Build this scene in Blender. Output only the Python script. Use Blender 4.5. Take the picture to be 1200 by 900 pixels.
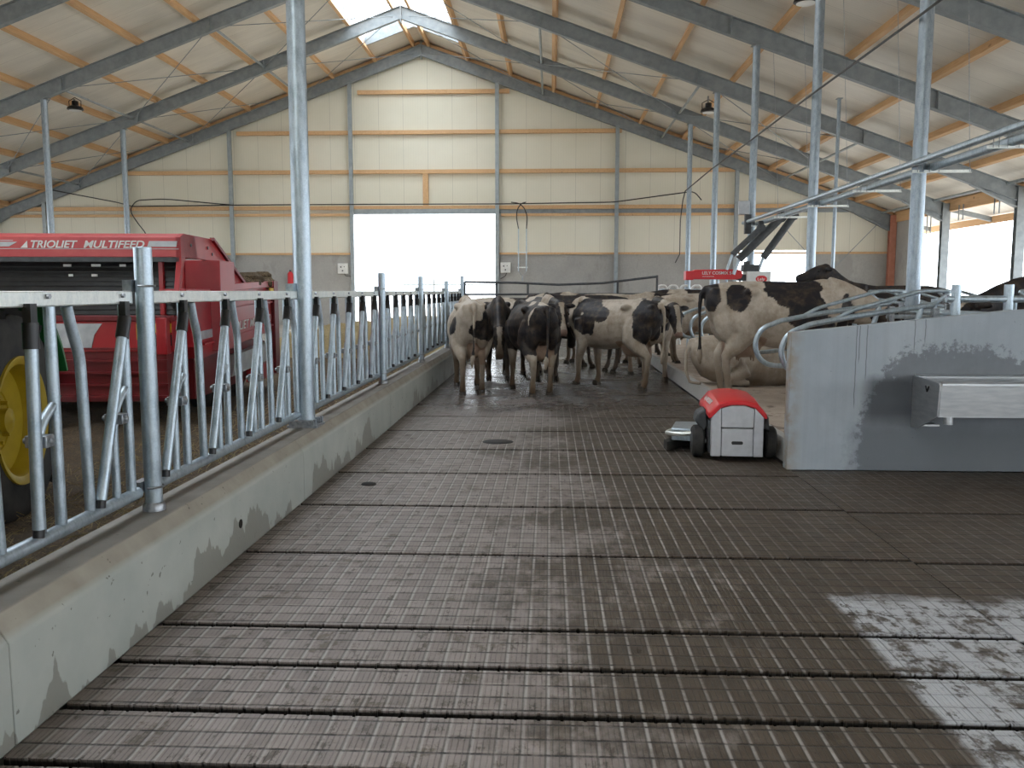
import bpy, bmesh, math, random
import numpy as np
from mathutils import Vector, Matrix, noise

for o in list(bpy.data.objects): bpy.data.objects.remove(o)
SC = bpy.context.scene
COL = SC.collection
PI = math.pi

# ------------------------------------------------------------------ camera
yaw = math.atan2(45, math.hypot(1000, 109)); pitch = math.atan2(109, 1000)
cam_d = bpy.data.cameras.new('camera'); cam = bpy.data.objects.new('camera', cam_d); COL.objects.link(cam)
cam_d.sensor_width = 36; cam_d.lens = 30; cam_d.clip_end = 500
fw = Vector((-math.sin(yaw)*math.cos(pitch), math.cos(yaw)*math.cos(pitch), -math.sin(pitch)))
rt = fw.cross(Vector((0, 0, 1))).normalized(); up = rt.cross(fw)
M4 = Matrix((rt, up, -fw)).transposed().to_4x4(); M4.translation = Vector((0, 0, 1.6))
cam.matrix_world = M4
SC.camera = cam

# ------------------------------------------------------------------ light
w = bpy.data.worlds.new('World'); SC.world = w; w.use_nodes = True
bg = w.node_tree.nodes['Background']
bg.inputs[0].default_value = (0.86, 0.93, 1.0, 1); bg.inputs[1].default_value = 5.6
sun_d = bpy.data.lights.new('sun', 'SUN'); sun_d.energy = 11.0; sun_d.angle = math.radians(1.5); sun_d.color = (1.0, 0.93, 0.82)
sun = bpy.data.objects.new('sun', sun_d); COL.objects.link(sun)
sd = Vector((0.30, 1.0, 0.82)).normalized()      # direction towards the sun: high beyond the far gable
sun.rotation_euler = sd.to_track_quat('Z', 'Y').to_euler()
SC.view_settings.view_transform = 'Standard'; SC.view_settings.look = 'None'
SC.view_settings.gamma = 1.0; SC.view_settings.use_curve_mapping = False
SC.view_settings.exposure = 0.03

# ------------------------------------------------------------------ helpers
def tag(o, label=None, cat=None, group=None, kind=None):
    if label: o['label'] = label
    if cat: o['category'] = cat
    if group: o['group'] = group
    if kind: o['kind'] = kind
    return o

def empty(name, loc=(0, 0, 0), rz=0):
    o = bpy.data.objects.new(name, None); COL.objects.link(o)
    o.location = loc; o.rotation_euler = (0, 0, rz); o.empty_display_size = .1
    return o

class MB:
    def __init__(s): s.v = []; s.f = []
    def add(s, v, f):
        n = len(s.v); s.v += [tuple(p) for p in v]; s.f += [tuple(i+n for i in q) for q in f]; return s
    def box(s, x0, x1, y0, y1, z0, z1):
        v = [(x0,y0,z0),(x1,y0,z0),(x1,y1,z0),(x0,y1,z0),(x0,y0,z1),(x1,y0,z1),(x1,y1,z1),(x0,y1,z1)]
        return s.add(v, [(0,3,2,1),(4,5,6,7),(0,1,5,4),(1,2,6,5),(2,3,7,6),(3,0,4,7)])
    def bar(s, a, b, wx, wz, upv=(0,0,1)):
        a = Vector(a); b = Vector(b); d = (b-a).normalized(); u = Vector(upv)
        r = d.cross(u)
        if r.length < 1e-4: r = d.cross(Vector((0,1,0)))
        r.normalize(); u = r.cross(d).normalized()
        v = []
        for p in (a, b):
            for sx, sz in ((-1,-1),(1,-1),(1,1),(-1,1)): v.append(p + r*sx*wx/2 + u*sz*wz/2)
        return s.add(v, [(3,2,1,0),(4,5,6,7),(0,1,5,4),(1,2,6,5),(2,3,7,6),(3,0,4,7)])
    def prism(s, poly, axis, t0, t1):
        n = len(poly)
        def P(p, t):
            return {'y': (p[0], t, p[1]), 'x': (t, p[0], p[1]), 'z': (p[0], p[1], t)}[axis]
        v = [P(p, t0) for p in poly] + [P(p, t1) for p in poly]
        f = [tuple(range(n)), tuple(range(2*n-1, n-1, -1))] + [(i, i+n, (i+1) % n + n, (i+1) % n) for i in range(n)]
        return s.add(v, f)
    def tube(s, pts, r, n=12, caps=True, sq=None):
        pts = [Vector(p) for p in pts]; m = len(pts)
        rs = r if isinstance(r, (list, tuple)) else [r]*m
        rings = []; pu = None
        for i, p in enumerate(pts):
            a = pts[max(i-1, 0)]; b = pts[min(i+1, m-1)]; d = (b-a).normalized()
            if pu is None:
                ref = Vector((0,0,1)) if abs(d.z) < .9 else Vector((0,1,0))
                r_ = d.cross(ref).normalized(); u_ = r_.cross(d)
            else:
                u_ = (pu - d*pu.dot(d)).normalized(); r_ = d.cross(u_)
            pu = u_
            rings.append([p + (r_*math.cos(2*PI*k/n) + u_*math.sin(2*PI*k/n))*rs[i] for k in range(n)])
        return s.rings(rings, caps)
    def rings(s, rings, caps=True):
        n = len(rings[0]); v = [q for R in rings for q in R]; f = []
        for i in range(len(rings)-1):
            for k in range(n):
                a = i*n+k; b = i*n+(k+1) % n
                f.append((a, b, b+n, a+n))
        if caps:
            f.append(tuple(range(n-1, -1, -1))); f.append(tuple((len(rings)-1)*n+k for k in range(n)))
        return s.add(v, f)
    def lathe(s, prof, c, n=24, axis='z', caps=True):
        rings = []
        for r, h in prof:
            R = []
            for k in range(n):
                a = 2*PI*k/n; x, y = r*math.cos(a), r*math.sin(a)
                R.append({'z': (c[0]+x, c[1]+y, c[2]+h), 'x': (c[0]+h, c[1]+x, c[2]+y), 'y': (c[0]+x, c[1]+h, c[2]+y)}[axis])
            rings.append(R)
        return s.rings(rings, caps)
    def ell(s, c, r, n=14, m=9, rot=None):
        rings = []
        for i in range(1, m):
            t = PI*i/m; R = []
            for k in range(n):
                a = 2*PI*k/n
                p = Vector((r[0]*math.sin(t)*math.cos(a), r[1]*math.sin(t)*math.sin(a), r[2]*math.cos(t)))
                if rot is not None: p = rot @ p
                R.append(Vector(c)+p)
            rings.append(R)
        return s.rings(rings)
    def mesh(s, name, smooth=True, recalc=True):
        me = bpy.data.meshes.new(name); me.from_pydata(s.v, [], s.f); me.update()
        if recalc:
            bm = bmesh.new(); bm.from_mesh(me); bmesh.ops.recalc_face_normals(bm, faces=bm.faces); bm.to_mesh(me); bm.free()
        if smooth:
            me.shade_smooth(); me.set_sharp_from_angle(angle=math.radians(38))
        return me
    def build(s, name, mat, parent=None, loc=None, bevel=0, smooth=True):
        me = s.mesh(name, smooth); me.materials.append(mat)
        o = bpy.data.objects.new(name, me); COL.objects.link(o)
        if parent: o.parent = parent
        if loc: o.location = loc
        if bevel:
            b = o.modifiers.new('bevel', 'BEVEL'); b.width = bevel; b.segments = 2; b.limit_method = 'ANGLE'
        return o

def struct(o, label=None):
    o['kind'] = 'structure'
    if label: o['label'] = label
    return o

def arc(c, r, a0, a1, n, plane='xz', fixed=0):
    out = []
    for i in range(n+1):
        a = math.radians(a0+(a1-a0)*i/n); p, q = c[0]+r*math.cos(a), c[1]+r*math.sin(a)
        out.append((p, fixed, q) if plane == 'xz' else (fixed, p, q))
    return out

def smooth_path(pts, rad=.06, n=5):
    """round the corners of a polyline"""
    pts = [Vector(p) for p in pts]; out = [pts[0]]
    for i in range(1, len(pts)-1):
        a, b, c = pts[i-1], pts[i], pts[i+1]
        d1 = (a-b); d2 = (c-b); r = min(rad, d1.length*.45, d2.length*.45)
        p0 = b + d1.normalized()*r; p2 = b + d2.normalized()*r
        for k in range(n+1):
            t = k/n; out.append(p0*(1-t)**2 + b*2*t*(1-t) + p2*t*t)
    out.append(pts[-1]); return out

# ------------------------------------------------------------------ materials
class NT:
    def __init__(s, name):
        s.m = bpy.data.materials.new(name); s.m.use_nodes = True; s.t = s.m.node_tree
        s.b = s.t.nodes['Principled BSDF']; s.out = s.t.nodes['Material Output']
    def n(s, typ, **kw):
        nd = s.t.nodes.new(typ)
        for k, v in kw.items():
            if k == 'i':
                for a, b in v.items(): nd.inputs[a].default_value = b
            else: setattr(nd, k, v)
        return nd
    def l(s, a, b): s.t.links.new(a, b)
    def coord(s, kind='Object'):
        return s.n('ShaderNodeTexCoord').outputs[kind]
    def scaled(s, vec, sc):
        mp = s.n('ShaderNodeMapping'); mp.inputs['Scale'].default_value = sc; s.l(vec, mp.inputs[0]); return mp.outputs[0]
    def noise(s, vec, scale, detail=4, rough=.55, dist=0):
        nd = s.n('ShaderNodeTexNoise'); nd.inputs['Scale'].default_value = scale; nd.inputs['Detail'].default_value = detail
        nd.inputs['Roughness'].default_value = rough; nd.inputs['Distortion'].default_value = dist
        s.l(vec, nd.inputs['Vector']); return nd.outputs['Fac']
    def rng(s, v, a, b, c=0, d=1, smooth=False):
        nd = s.n('ShaderNodeMapRange'); 
        if smooth: nd.interpolation_type = 'SMOOTHSTEP'
        for i, x in enumerate((a, b, c, d)): nd.inputs[i+1].default_value = x
        s.l(v, nd.inputs[0]); return nd.outputs[0]
    def math(s, op, a, b=None, c=None):
        nd = s.n('ShaderNodeMath', operation=op)
        for i, x in enumerate((a, b, c)):
            if x is None: continue
            if isinstance(x, (int, float)): nd.inputs[i].default_value = x
            else: s.l(x, nd.inputs[i])
        return nd.outputs[0]
    def mix(s, f, a, b):
        nd = s.n('ShaderNodeMix', data_type='RGBA')
        for i, x in ((0, f), (6, a), (7, b)):
            if isinstance(x, (int, float)): nd.inputs[i].default_value = x
            elif isinstance(x, tuple): nd.inputs[i].default_value = (*x, 1) if len(x) == 3 else x
            else: s.l(x, nd.inputs[i])
        return nd.outputs[2]
    def sep(s, v):
        nd = s.n('ShaderNodeSeparateXYZ'); s.l(v, nd.inputs[0]); return nd.outputs
    def line(s, c, period, width, off=0.0):
        """1 on a line of the given width every period along the coordinate"""
        q = s.math('ADD', c, off + 1000*period)
        q = s.math('FRACT', s.math('DIVIDE', q, period))
        q = s.math('ABSOLUTE', s.math('SUBTRACT', q, .5))
        h = width/period/2
        return s.rng(q, .5-h*1.4, .5-h*.6)
    def bump(s, h, strength=.3, dist=.01):
        nd = s.n('ShaderNodeBump'); nd.inputs['Strength'].default_value = strength; nd.inputs['Distance'].default_value = dist
        s.l(h, nd.inputs['Height']); s.l(nd.outputs[0], s.b.inputs['Normal'])
    def set(s, col=None, rough=None, metal=None, spec=None):
        for k, v in (('Base Color', col), ('Roughness', rough), ('Metallic', metal), ('Specular IOR Level', spec)):
            if v is None: continue
            if isinstance(v, tuple): s.b.inputs[k].default_value = (*v, 1) if len(v) == 3 else v
            elif isinstance(v, (int, float)): s.b.inputs[k].default_value = v
            else: s.l(v, s.b.inputs[k])
        return s.m

def mottled(name, c1, c2, scale=8, rough=.6, metal=0, bump=0, stretch=(1,1,1), spec=.5, lo=.35, hi=.65):
    t = NT(name); v = t.scaled(t.coord(), stretch)
    f = t.rng(t.noise(v, scale), lo, hi)
    t.set(t.mix(f, c1, c2), rough, metal, spec)
    if bump: t.bump(t.noise(v, scale*3), bump)
    return t.m

def galv(name, c1, c2):
    t = NT(name); v = t.coord()
    f = t.rng(t.noise(t.scaled(v, (1, 1, .35)), 22, 5, .7), .35, .68)
    vor = t.n('ShaderNodeTexVoronoi'); vor.inputs['Scale'].default_value = 90; t.l(v, vor.inputs['Vector'])
    f2 = t.math('MULTIPLY_ADD', vor.outputs['Distance'], .5, f)
    t.set(t.mix(f2, c1, c2), t.rng(f, 0, 1, .32, .5), .75)
    t.bump(f, .08, .004)
    return t.m

M = {}
M['galv'] = galv('galvanised_steel', (.30, .37, .43), (.52, .60, .66))
M['galv_light'] = galv('bright_galvanised_steel', (.66, .70, .68), (.86, .88, .84))
M['galv_column'] = galv('dull_galvanised_steel', (.22, .27, .32), (.38, .44, .49))
M['steel'] = mottled('grey_painted_steel', (.23, .26, .275), (.30, .33, .345), 5, .55, .1)
M['steel_light'] = mottled('grey_column_steel', (.30, .34, .36), (.38, .42, .44), 5, .5, .35)
M['bolt'] = mottled('bolt_steel', (.25, .27, .29), (.45, .47, .5), 30, .4, .8)
M['black'] = mottled('black_plastic', (.010, .010, .011), (.02, .02, .022), 9, .35)
M['rubber'] = mottled('black_rubber', (.014, .014, .015), (.045, .042, .038), 7, .8)
M['cable'] = mottled('black_cable_sheath', (.012, .012, .013), (.02, .02, .02), 5, .5)
M['redpaint'] = mottled('red_machine_paint', (.34, .010, .018), (.42, .022, .028), 3, .32)
M['redfade'] = mottled('faded_red_paint', (.46, .05, .06), (.55, .09, .09), 4, .4)
M['darkred'] = mottled('dark_red_ribbed_paint', (.13, .006, .010), (.19, .012, .016), 3, .45)
M['whitepaint'] = mottled('white_paint', (.68, .68, .66), (.78, .78, .76), 6, .5)
M['silver'] = mottled('silver_paint', (.42, .44, .47), (.52, .54, .56), 10, .45, .3)
M['stainless'] = mottled('stainless_steel', (.50, .52, .54), (.62, .63, .64), 6, .33, .85, stretch=(1, 1, 6))
M['yellow'] = mottled('yellow_wheel_paint', (.36, .25, .010), (.44, .31, .015), 6, .5)
M['yellowlabel'] = mottled('yellow_label', (.70, .50, .02), (.78, .56, .03), 6, .5)
M['green'] = mottled('green_tractor_paint', (.010, .13, .03), (.02, .17, .045), 6, .35)
M['glass'] = mottled('dark_cab_glass', (.02, .03, .03), (.03, .04, .04), 3, .08)
M['greybox'] = mottled('light_grey_plastic', (.52, .53, .52), (.58, .59, .57), 6, .5)
M['robotgrey'] = mottled('robot_grey_metal', (.50, .51, .54), (.58, .59, .62), 12, .38, .35)
M['darkgrey'] = mottled('dark_grey_plastic', (.05, .055, .06), (.08, .085, .09), 12, .6)
M['robotred'] = mottled('red_plastic_cover', (.62, .022, .03), (.68, .03, .035), 5, .3)
M['cosmixred'] = mottled('red_feeder_paint', (.60, .02, .03), (.66, .03, .035), 5, .4)
M['pinkish'] = mottled('primer_red_steel', (.50, .20, .13), (.58, .26, .18), 5, .7)
M['eye'] = mottled('cow_eye', (.006, .005, .005), (.012, .01, .01), 5, .12)
M['hoof'] = mottled('cow_hoof', (.030, .024, .018), (.09, .07, .05), 20, .7)

def wood():
    t = NT('spruce_timber'); v = t.coord()
    a = t.noise(t.scaled(v, (14, .9, 14)), 1.6, 5, .6, .6)
    b = t.noise(v, .7, 3)
    k = t.n('ShaderNodeTexVoronoi'); k.inputs['Scale'].default_value = 1.1; t.l(t.scaled(v, (1.4, .8, 1.4)), k.inputs['Vector'])
    knot = t.rng(k.outputs['Distance'], .03, .07, 1, 0)
    c = t.mix(t.rng(a, .3, .7), (.56, .33, .16), (.72, .47, .26))
    c = t.mix(t.rng(b, .42, .62, 0, .55), c, (.74, .47, .24))
    c = t.mix(t.math('MULTIPLY', knot, .7), c, (.22, .10, .04))
    t.set(c, .65); return t.m
M['wood'] = wood()

def panel(name, axis, period, c1, c2, dirty=0.0):
    t = NT(name); v = t.coord(); s = t.sep(v)
    ln = t.line(s[axis], period, .012)
    fine = t.line(s[axis], .1, .012)
    n1 = t.noise(v, .35, 4)
    c = t.mix(t.rng(n1, .35, .65), c1, c2)
    c = t.mix(t.math('MULTIPLY', ln, .45), c, (.22, .21, .17))
    c = t.mix(t.math('MULTIPLY', fine, .06), c, (.2, .2, .16))
    if dirty:
        d = t.rng(t.noise(t.scaled(v, (.25, 1.2, .25)), 1.1, 5, .6), .42, .72, 0, dirty)
        c = t.mix(d, c, (.28, .25, .22))
    t.set(c, .5)
    t.bump(t.math('MULTIPLY_ADD', fine, -.25, t.math('MULTIPLY', ln, -1)), .35, .012)
    return t.m
M['wallpanel'] = panel('cream_sandwich_panel', 0, 1.0, (.74, .71, .58), (.80, .77, .65))
M['roofpanel'] = panel('roof_panel_underside', 1, 1.0, (.78, .74, .66), (.84, .80, .72), .28)

def concrete(name, c1, c2, stain=(.1,.1,.1), amt=.3, sc=1.0, rough=.75, bump=.15):
    t = NT(name); v = t.coord()
    f = t.rng(t.noise(v, 1.3*sc, 6, .6), .35, .68)
    g = t.rng(t.noise(v, 30*sc, 4, .7), .35, .7, 0, .35)
    c = t.mix(f, c1, c2); c = t.mix(g, c, tuple(x*.75 for x in c1))
    s = t.rng(t.noise(t.scaled(v, (1, 1, .5)), 2.6*sc, 6, .65), .55, .62, 0, amt)
    c = t.mix(s, c, stain)
    t.set(c, rough); t.bump(t.noise(v, 60*sc, 3), bump, .006); return t.m
M['gableconc'] = concrete('grey_precast_concrete', (.36, .35, .33), (.45, .44, .41), (.28, .27, .25), .5, .5)
M['bed'] = concrete('cubicle_mat', (.34, .27, .21), (.48, .40, .32), (.10, .075, .055), .75, 1.4, .7, .4)
M['alley'] = concrete('alley_concrete', (.30, .28, .25), (.40, .37, .32), (.16, .12, .08), .4, .8)
M['yard'] = concrete('yard_concrete', (.45, .44, .42), (.55, .54, .52), (.3, .3, .28), .3, .3)

def curbmat():
    """pale precast curb with brownish top, damp splashes rising from the floor and small chips"""
    t = NT('curb_concrete'); v = t.coord(); s = t.sep(v)
    f = t.rng(t.noise(v, 1.6, 6, .6), .35, .68)
    c = t.mix(f, (.40, .43, .40), (.50, .52, .48))
    top = t.rng(s[2], .385, .41)
    c = t.mix(top, c, t.mix(t.rng(t.noise(v, 5, 5), .3, .7), (.30, .27, .22), (.40, .37, .31)))
    flat = t.rng(s[2], .462, .468)
    c = t.mix(flat, c, t.mix(t.rng(t.noise(v, 4, 5), .3, .7), (.20, .185, .165), (.29, .27, .24)))
    hgt = t.math('ADD', t.rng(t.noise(t.scaled(v, (1, 1, .02)), 1.3, 5, .6), .40, .62, -.10, .30), t.rng(t.noise(v, 9, 5), .3, .7, -.03, .03))
    damp = t.rng(t.math('SUBTRACT', hgt, s[2]), 0, .012)
    c = t.mix(t.math('MULTIPLY', damp, .75), c, (.22, .21, .18))
    chips = t.rng(t.noise(v, 22, 3, .5), .70, .73)
    c = t.mix(t.math('MULTIPLY', chips, .7), c, (.10, .09, .07))
    t.set(c, t.rng(damp, 0, 1, .75, .5)); t.bump(t.noise(v, 40, 4), .15, .006); return t.m
M['curb'] = curbmat()

def crossmat():
    """concrete partition wall with a big damp dirt stain around the trough and vertical runs"""
    t = NT('partition_concrete'); v = t.coord(); s = t.sep(v)
    f = t.rng(t.noise(v, 1.5, 6, .6), .35, .68)
    c = t.mix(f, (.33, .37, .41), (.42, .46, .50))
    streak = t.rng(t.noise(t.scaled(v, (14, 1, .5)), 1.5, 4), .4, .7, 0, .25)
    c = t.mix(streak, c, (.28, .30, .33))
    nz = t.noise(v, 3.2, 7, .68); nz2 = t.noise(v, 15, 6, .7)
    # splashed outline: rises steeply on the left, ragged top, long slope to the right
    dl_ = t.math('DIVIDE', t.math('MAXIMUM', t.math('SUBTRACT', 3.45, s[0]), 0.0), .74)
    dr_ = t.math('DIVIDE', t.math('MAXIMUM', t.math('SUBTRACT', s[0], 3.45), 0.0), 1.25)
    dz_ = t.math('DIVIDE', t.math('MAXIMUM', t.math('SUBTRACT', s[2], .25), 0.0), .90)
    d = t.math('ADD', t.math('POWER', t.math('ADD', dl_, dr_), 2.2), t.math('POWER', dz_, 2.2))
    d = t.math('SUBTRACT', 1.0, d)
    d = t.math('ADD', d, t.math('MULTIPLY', t.math('SUBTRACT', nz, .5), .7))
    d = t.math('ADD', d, t.math('MULTIPLY', t.math('SUBTRACT', nz2, .5), 1.1))
    st = t.rng(d, 0, .16, 0, .80, True)
    c = t.mix(st, c, t.mix(t.rng(nz, .3, .7), (.105, .115, .13), (.16, .17, .19)))
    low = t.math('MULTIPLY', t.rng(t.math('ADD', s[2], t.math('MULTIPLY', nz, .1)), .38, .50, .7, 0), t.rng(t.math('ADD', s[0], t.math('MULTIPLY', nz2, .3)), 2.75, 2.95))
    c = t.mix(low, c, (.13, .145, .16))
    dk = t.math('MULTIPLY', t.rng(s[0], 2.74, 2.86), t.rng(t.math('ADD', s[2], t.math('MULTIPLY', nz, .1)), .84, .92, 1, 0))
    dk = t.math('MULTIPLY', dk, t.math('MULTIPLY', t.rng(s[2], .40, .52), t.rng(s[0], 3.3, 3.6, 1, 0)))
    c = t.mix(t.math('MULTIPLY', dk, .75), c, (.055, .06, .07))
    spl = t.math('MULTIPLY', t.rng(t.noise(v, 14, 7, .75), .66, .70), t.rng(s[0], 2.3, 2.8, .2, .8))
    c = t.mix(spl, c, (.08, .08, .08))
    wob = t.math('ADD', s[0], t.math('MULTIPLY', t.noise(t.scaled(v, (0, 0, 1)), 5, 3), .03))
    for xl, zl in ((2.70, .55), (2.725, .95), (2.79, .80), (3.20, 1.05), (3.29, 1.12)):
        q = t.rng(t.math('ABSOLUTE', t.math('SUBTRACT', wob, xl+.015)), .002, .006, .7, 0)
        c = t.mix(t.math('MULTIPLY', q, t.rng(s[2], zl, zl+.06)), c, (.09, .095, .10))
    edge = t.rng(s[0], 2.13, 2.26, .8, 0)
    c = t.mix(t.math('MULTIPLY', edge, t.rng(t.noise(v, 7, 4), .35, .6)), c, (.28, .22, .14))
    t.set(c, .6); t.bump(t.noise(v, 50, 4), .12, .006); return t.m
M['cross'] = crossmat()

def floormat():
    t = NT('grooved_slatted_floor'); v = t.coord(); s = t.sep(v)
    lon = t.line(s[0], .09, .013)
    tra = t.line(s[1], .1045, .012, .02)
    fin = t.line(s[0], .0225, .0045, .0056)
    lon_shade = t.line(s[0], .09, .006, .0105)  # thin shadow line beside each groove, painted into the colour
    n1 = t.noise(v, .8, 5, .6); n2 = t.noise(v, 5.5, 7, .7); n3 = t.noise(v, 24, 5, .65); n5 = t.noise(t.scaled(v, (1, .55, 1)), 13, 6, .72)
    # every cell of the grid has a slightly different tone
    cx = t.math('FLOOR', t.math('DIVIDE', s[0], .09)); cy = t.math('FLOOR', t.math('DIVIDE', s[1], .1045))
    cb_ = t.n('ShaderNodeCombineXYZ'); t.l(cx, cb_.inputs[0]); t.l(cy, cb_.inputs[1])
    wn = t.n('ShaderNodeTexWhiteNoise', noise_dimensions='2D'); t.l(cb_.outputs[0], wn.inputs[0]); cell = wn.outputs[0]
    tone = t.math('ADD', t.math('MULTIPLY', t.rng(n2, .3, .7), .6), t.math('MULTIPLY', cell, .4))
    clean = t.mix(tone, (.135, .110, .097), (.32, .275, .25))
    brown = t.mix(tone, (.034, .023, .013), (.090, .064, .040))
    fx = t.math('ADD', t.rng(s[0], -1.5, 1.2, -.22, .30), t.math('ADD', n1, t.math('MULTIPLY', t.math('SUBTRACT', n5, .5), .35)))
    film = t.rng(fx, .50, .66, .0, .96, True)
    c = t.mix(film, clean, brown)
    n4 = t.noise(v, 2.6, 7, .72)
    e1 = t.rng(t.math('ADD', s[0], t.math('MULTIPLY', n5, .10)), 1.50, 1.54)
    e2 = t.rng(t.math('ADD', s[1], t.math('MULTIPLY', n4, .7)), 4.62, 4.78, 1, 0)
    bare = t.math('MULTIPLY', t.math('MULTIPLY', e1, e2), t.rng(t.math('ADD', t.math('MULTIPLY', n4, .6), t.math('MULTIPLY', n5, .4)), .50, .56, 1, .06))
    c = t.mix(bare, c, (.46, .47, .49))
    # deposits and blots
    c = t.mix(t.rng(t.noise(v, 3.6, 8, .75), .57, .62, 0, .75), c, (.085, .062, .038))
    c = t.mix(t.rng(n5, .575, .63, 0, .8), c, (.060, .044, .030))
    c = t.mix(t.rng(n3, .66, .69, 0, .8), c, (.035, .026, .02))
    notbare = t.math('SUBTRACT', 1.0, t.math('MULTIPLY', bare, .7))
    lonf = t.math('MULTIPLY', t.math('MULTIPLY', lon, t.rng(t.noise(v, 1.9, 6, .75), .36, .58, .15, .9)), notbare)
    lonf = t.math('MULTIPLY', lonf, t.rng(t.math('ADD', s[0], t.math('MULTIPLY', n2, .5)), 1.2, 1.7, 1, .30))
    c = t.mix(lonf, c, (.37, .34, .315))
    c = t.mix(t.math('MULTIPLY', lon_shade, .55), c, (.03, .024, .018))
    c = t.mix(t.math('MULTIPLY', tra, t.math('MULTIPLY', t.rng(n5, .38, .56, .25, 1), notbare)), c, (.020, .016, .012))
    c = t.mix(t.math('MULTIPLY', fin, t.math('MULTIPLY', notbare, t.rng(n5, .42, .62, .05, .55))), c, (.04, .032, .025))
    wet = t.math('MULTIPLY', t.rng(s[1], 9.0, 13.0), t.rng(n1, .36, .50))
    c = t.mix(t.math('MULTIPLY', wet, .6), c, (.045, .036, .032))
    c = t.mix(t.rng(s[2], -.012, -.004, 1, 0), c, (.012, .010, .008))  # slot walls darkened in the colour: manure plus the shade of the gap
    r = t.math('SUBTRACT', t.rng(n2, .3, .7, .42, .66), t.math('MULTIPLY', wet, .38))
    t.set(c, r)
    h = t.math('ADD', t.math('MULTIPLY', lon, -.3), t.math('ADD', tra, t.math('MULTIPLY', fin, .5)))
    h = t.math('ADD', t.math('MULTIPLY', h, -1), t.math('MULTIPLY', n5, .9))
    t.bump(h, .7, .009)
    return t.m
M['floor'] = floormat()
M['pit'] = mottled('slot_dark', (.006, .005, .004), (.015, .012, .01), 5, .7)

def straw(name, c1, c2, c3):
    t = NT(name); v = t.coord()
    a = t.noise(t.scaled(v, (1, 3, 1)), 26, 5, .75, 1.2); b = t.noise(t.scaled(v, (3, 1, 1)), 30, 5, .75, 1.2)
    f = t.rng(t.math('MAXIMUM', a, b), .48, .66)
    c = t.mix(f, c1, c2); c = t.mix(t.rng(t.noise(v, 2.2, 5), .45, .65, 0, .7), c, c3)
    t.set(c, .9); t.bump(f, .9, .03); return t.m
M['straw'] = straw('brown_fodder', (.08, .052, .028), (.44, .30, .15), (.14, .095, .055))
M['hay'] = straw('pale_hay', (.38, .28, .13), (.72, .58, .30), (.5, .38, .18))

def skymat():
    t = NT('translucent_roof_sheet')
    tr = t.n('ShaderNodeBsdfTranslucent'); tr.inputs[0].default_value = (.92, .95, .97, 1)
    tp = t.n('ShaderNodeBsdfTransparent'); tp.inputs[0].default_value = (.93, .96, 1, 1)
    mx = t.n('ShaderNodeMixShader'); mx.inputs[0].default_value = .55
    t.l(tr.outputs[0], mx.inputs[1]); t.l(tp.outputs[0], mx.inputs[2]); t.l(mx.outputs[0], t.out.inputs[0]); return t.m
M['skysheet'] = skymat()

def hide_mat():
    t = NT('cow_hide'); a = t.n('ShaderNodeAttribute'); a.attribute_name = 'hide'
    v = t.coord(); n = t.noise(v, 9, 5, .65); 
    n2 = t.noise(t.scaled(v, (1, 1, .6)), 3.2, 6, .7)
    c = t.mix(t.rng(n, .45, .70, 0, .38), a.outputs['Color'], (.17, .115, .07))
    c = t.mix(t.math('MULTIPLY', t.rng(n2, .46, .66, 0, .6), t.rng(t.sep(a.outputs['Color'])[0], .03, .2)), c, (.22, .16, .10))
    t.set(c, .55, 0, .35); t.bump(t.noise(v, 60, 3), .15, .004); return t.m
M['hide'] = hide_mat()

# ------------------------------------------------------------------ building shell
RX = -5.2                       # ridge line
FR = [35.2, 30.45, 25.7, 20.95, 16.2, 11.45, 6.9, 2.2, -2.5, -7.2]
def low(x): return 10.93 - .362*abs(x-RX)        # underside of the rafters
XR, XL = 13.7, -24.1
SL = .362; RD = .44             # slope, rafter depth measured vertically

# ground beyond the walls
struct(MB().box(-70, 60, -30, 90, -.35, -.12).build('ground', M['yard']), 'pale concrete yard around the barn')

# slatted cow walkway: slabs with open slots between them
slots = [-1.9, -.72, .43, 1.05, 1.46, 1.87, 2.28, 2.68, 3.07, 3.48, 3.9, 5.05, 6.22, 7.37, 8.52, 9.67, 10.8, 11.95, 13.1, 14.25, 15.4, 16.55, 17.7, 18.85, 20.0]
fl = MB(); rnd = random.Random(3)
for i in range(len(slots)-1):
    y0, y1 = slots[i]+.023, slots[i+1]-.023
    # notched long edges: the slab edge steps in at every groove
    for xa, xb, dy in ((-1.88, 2.155, 0.0), (2.165, 13.5, -.045)):
        if xa > 2 and slots[i] > 6.3: continue
        if xa > 2 and slots[i] == 6.22: y1b = 7.62
        else: y1b = y1+dy
        n = int((xb-xa)/.0875)
        if xa > 2 or slots[i] > 9:
            fl.box(xa, xb, y0+dy, y1b, -.10, 0)
        else:
            pts = []
            for k in range(n+1):
                x = xa+k*.0875
                if x+.0875 > xb: pts += [(x, y0), (xb, y0)]; break
                pts += [(x, y0+.007), (x+.012, y0+.007), (x+.012, y0), (x+.0875, y0)]
            top = [(p[0], y1-(p[1]-y0)) for p in reversed(pts)]
            fl.prism(pts+top, 'z', -.10, 0)
fl.box(-1.88, 2.2, 20.02, 35.0, -.1, 0)
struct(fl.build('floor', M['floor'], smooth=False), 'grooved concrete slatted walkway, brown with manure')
struct(MB().box(-1.9, 13.6, -8, 35.1, -.40, -.34).build('floor_pit', M['pit']), 'dark channel under the floor slots')
# passage beyond the far cubicles and floor behind the camera
struct(MB().box(7.5, 13.6, 7.66, 35.1, -.1, 0).box(-1.88, 13.5, -7.9, -1.92, -.1, 0).build('floor_slab', M['alley']), 'plain concrete walkway beyond the cubicles')
# feed alley
struct(MB().box(-23.9, -2.16, -8, 35.1, -.1, .2).build('floor_alley', M['alley']), 'concrete feed alley behind the headlocks')
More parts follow.
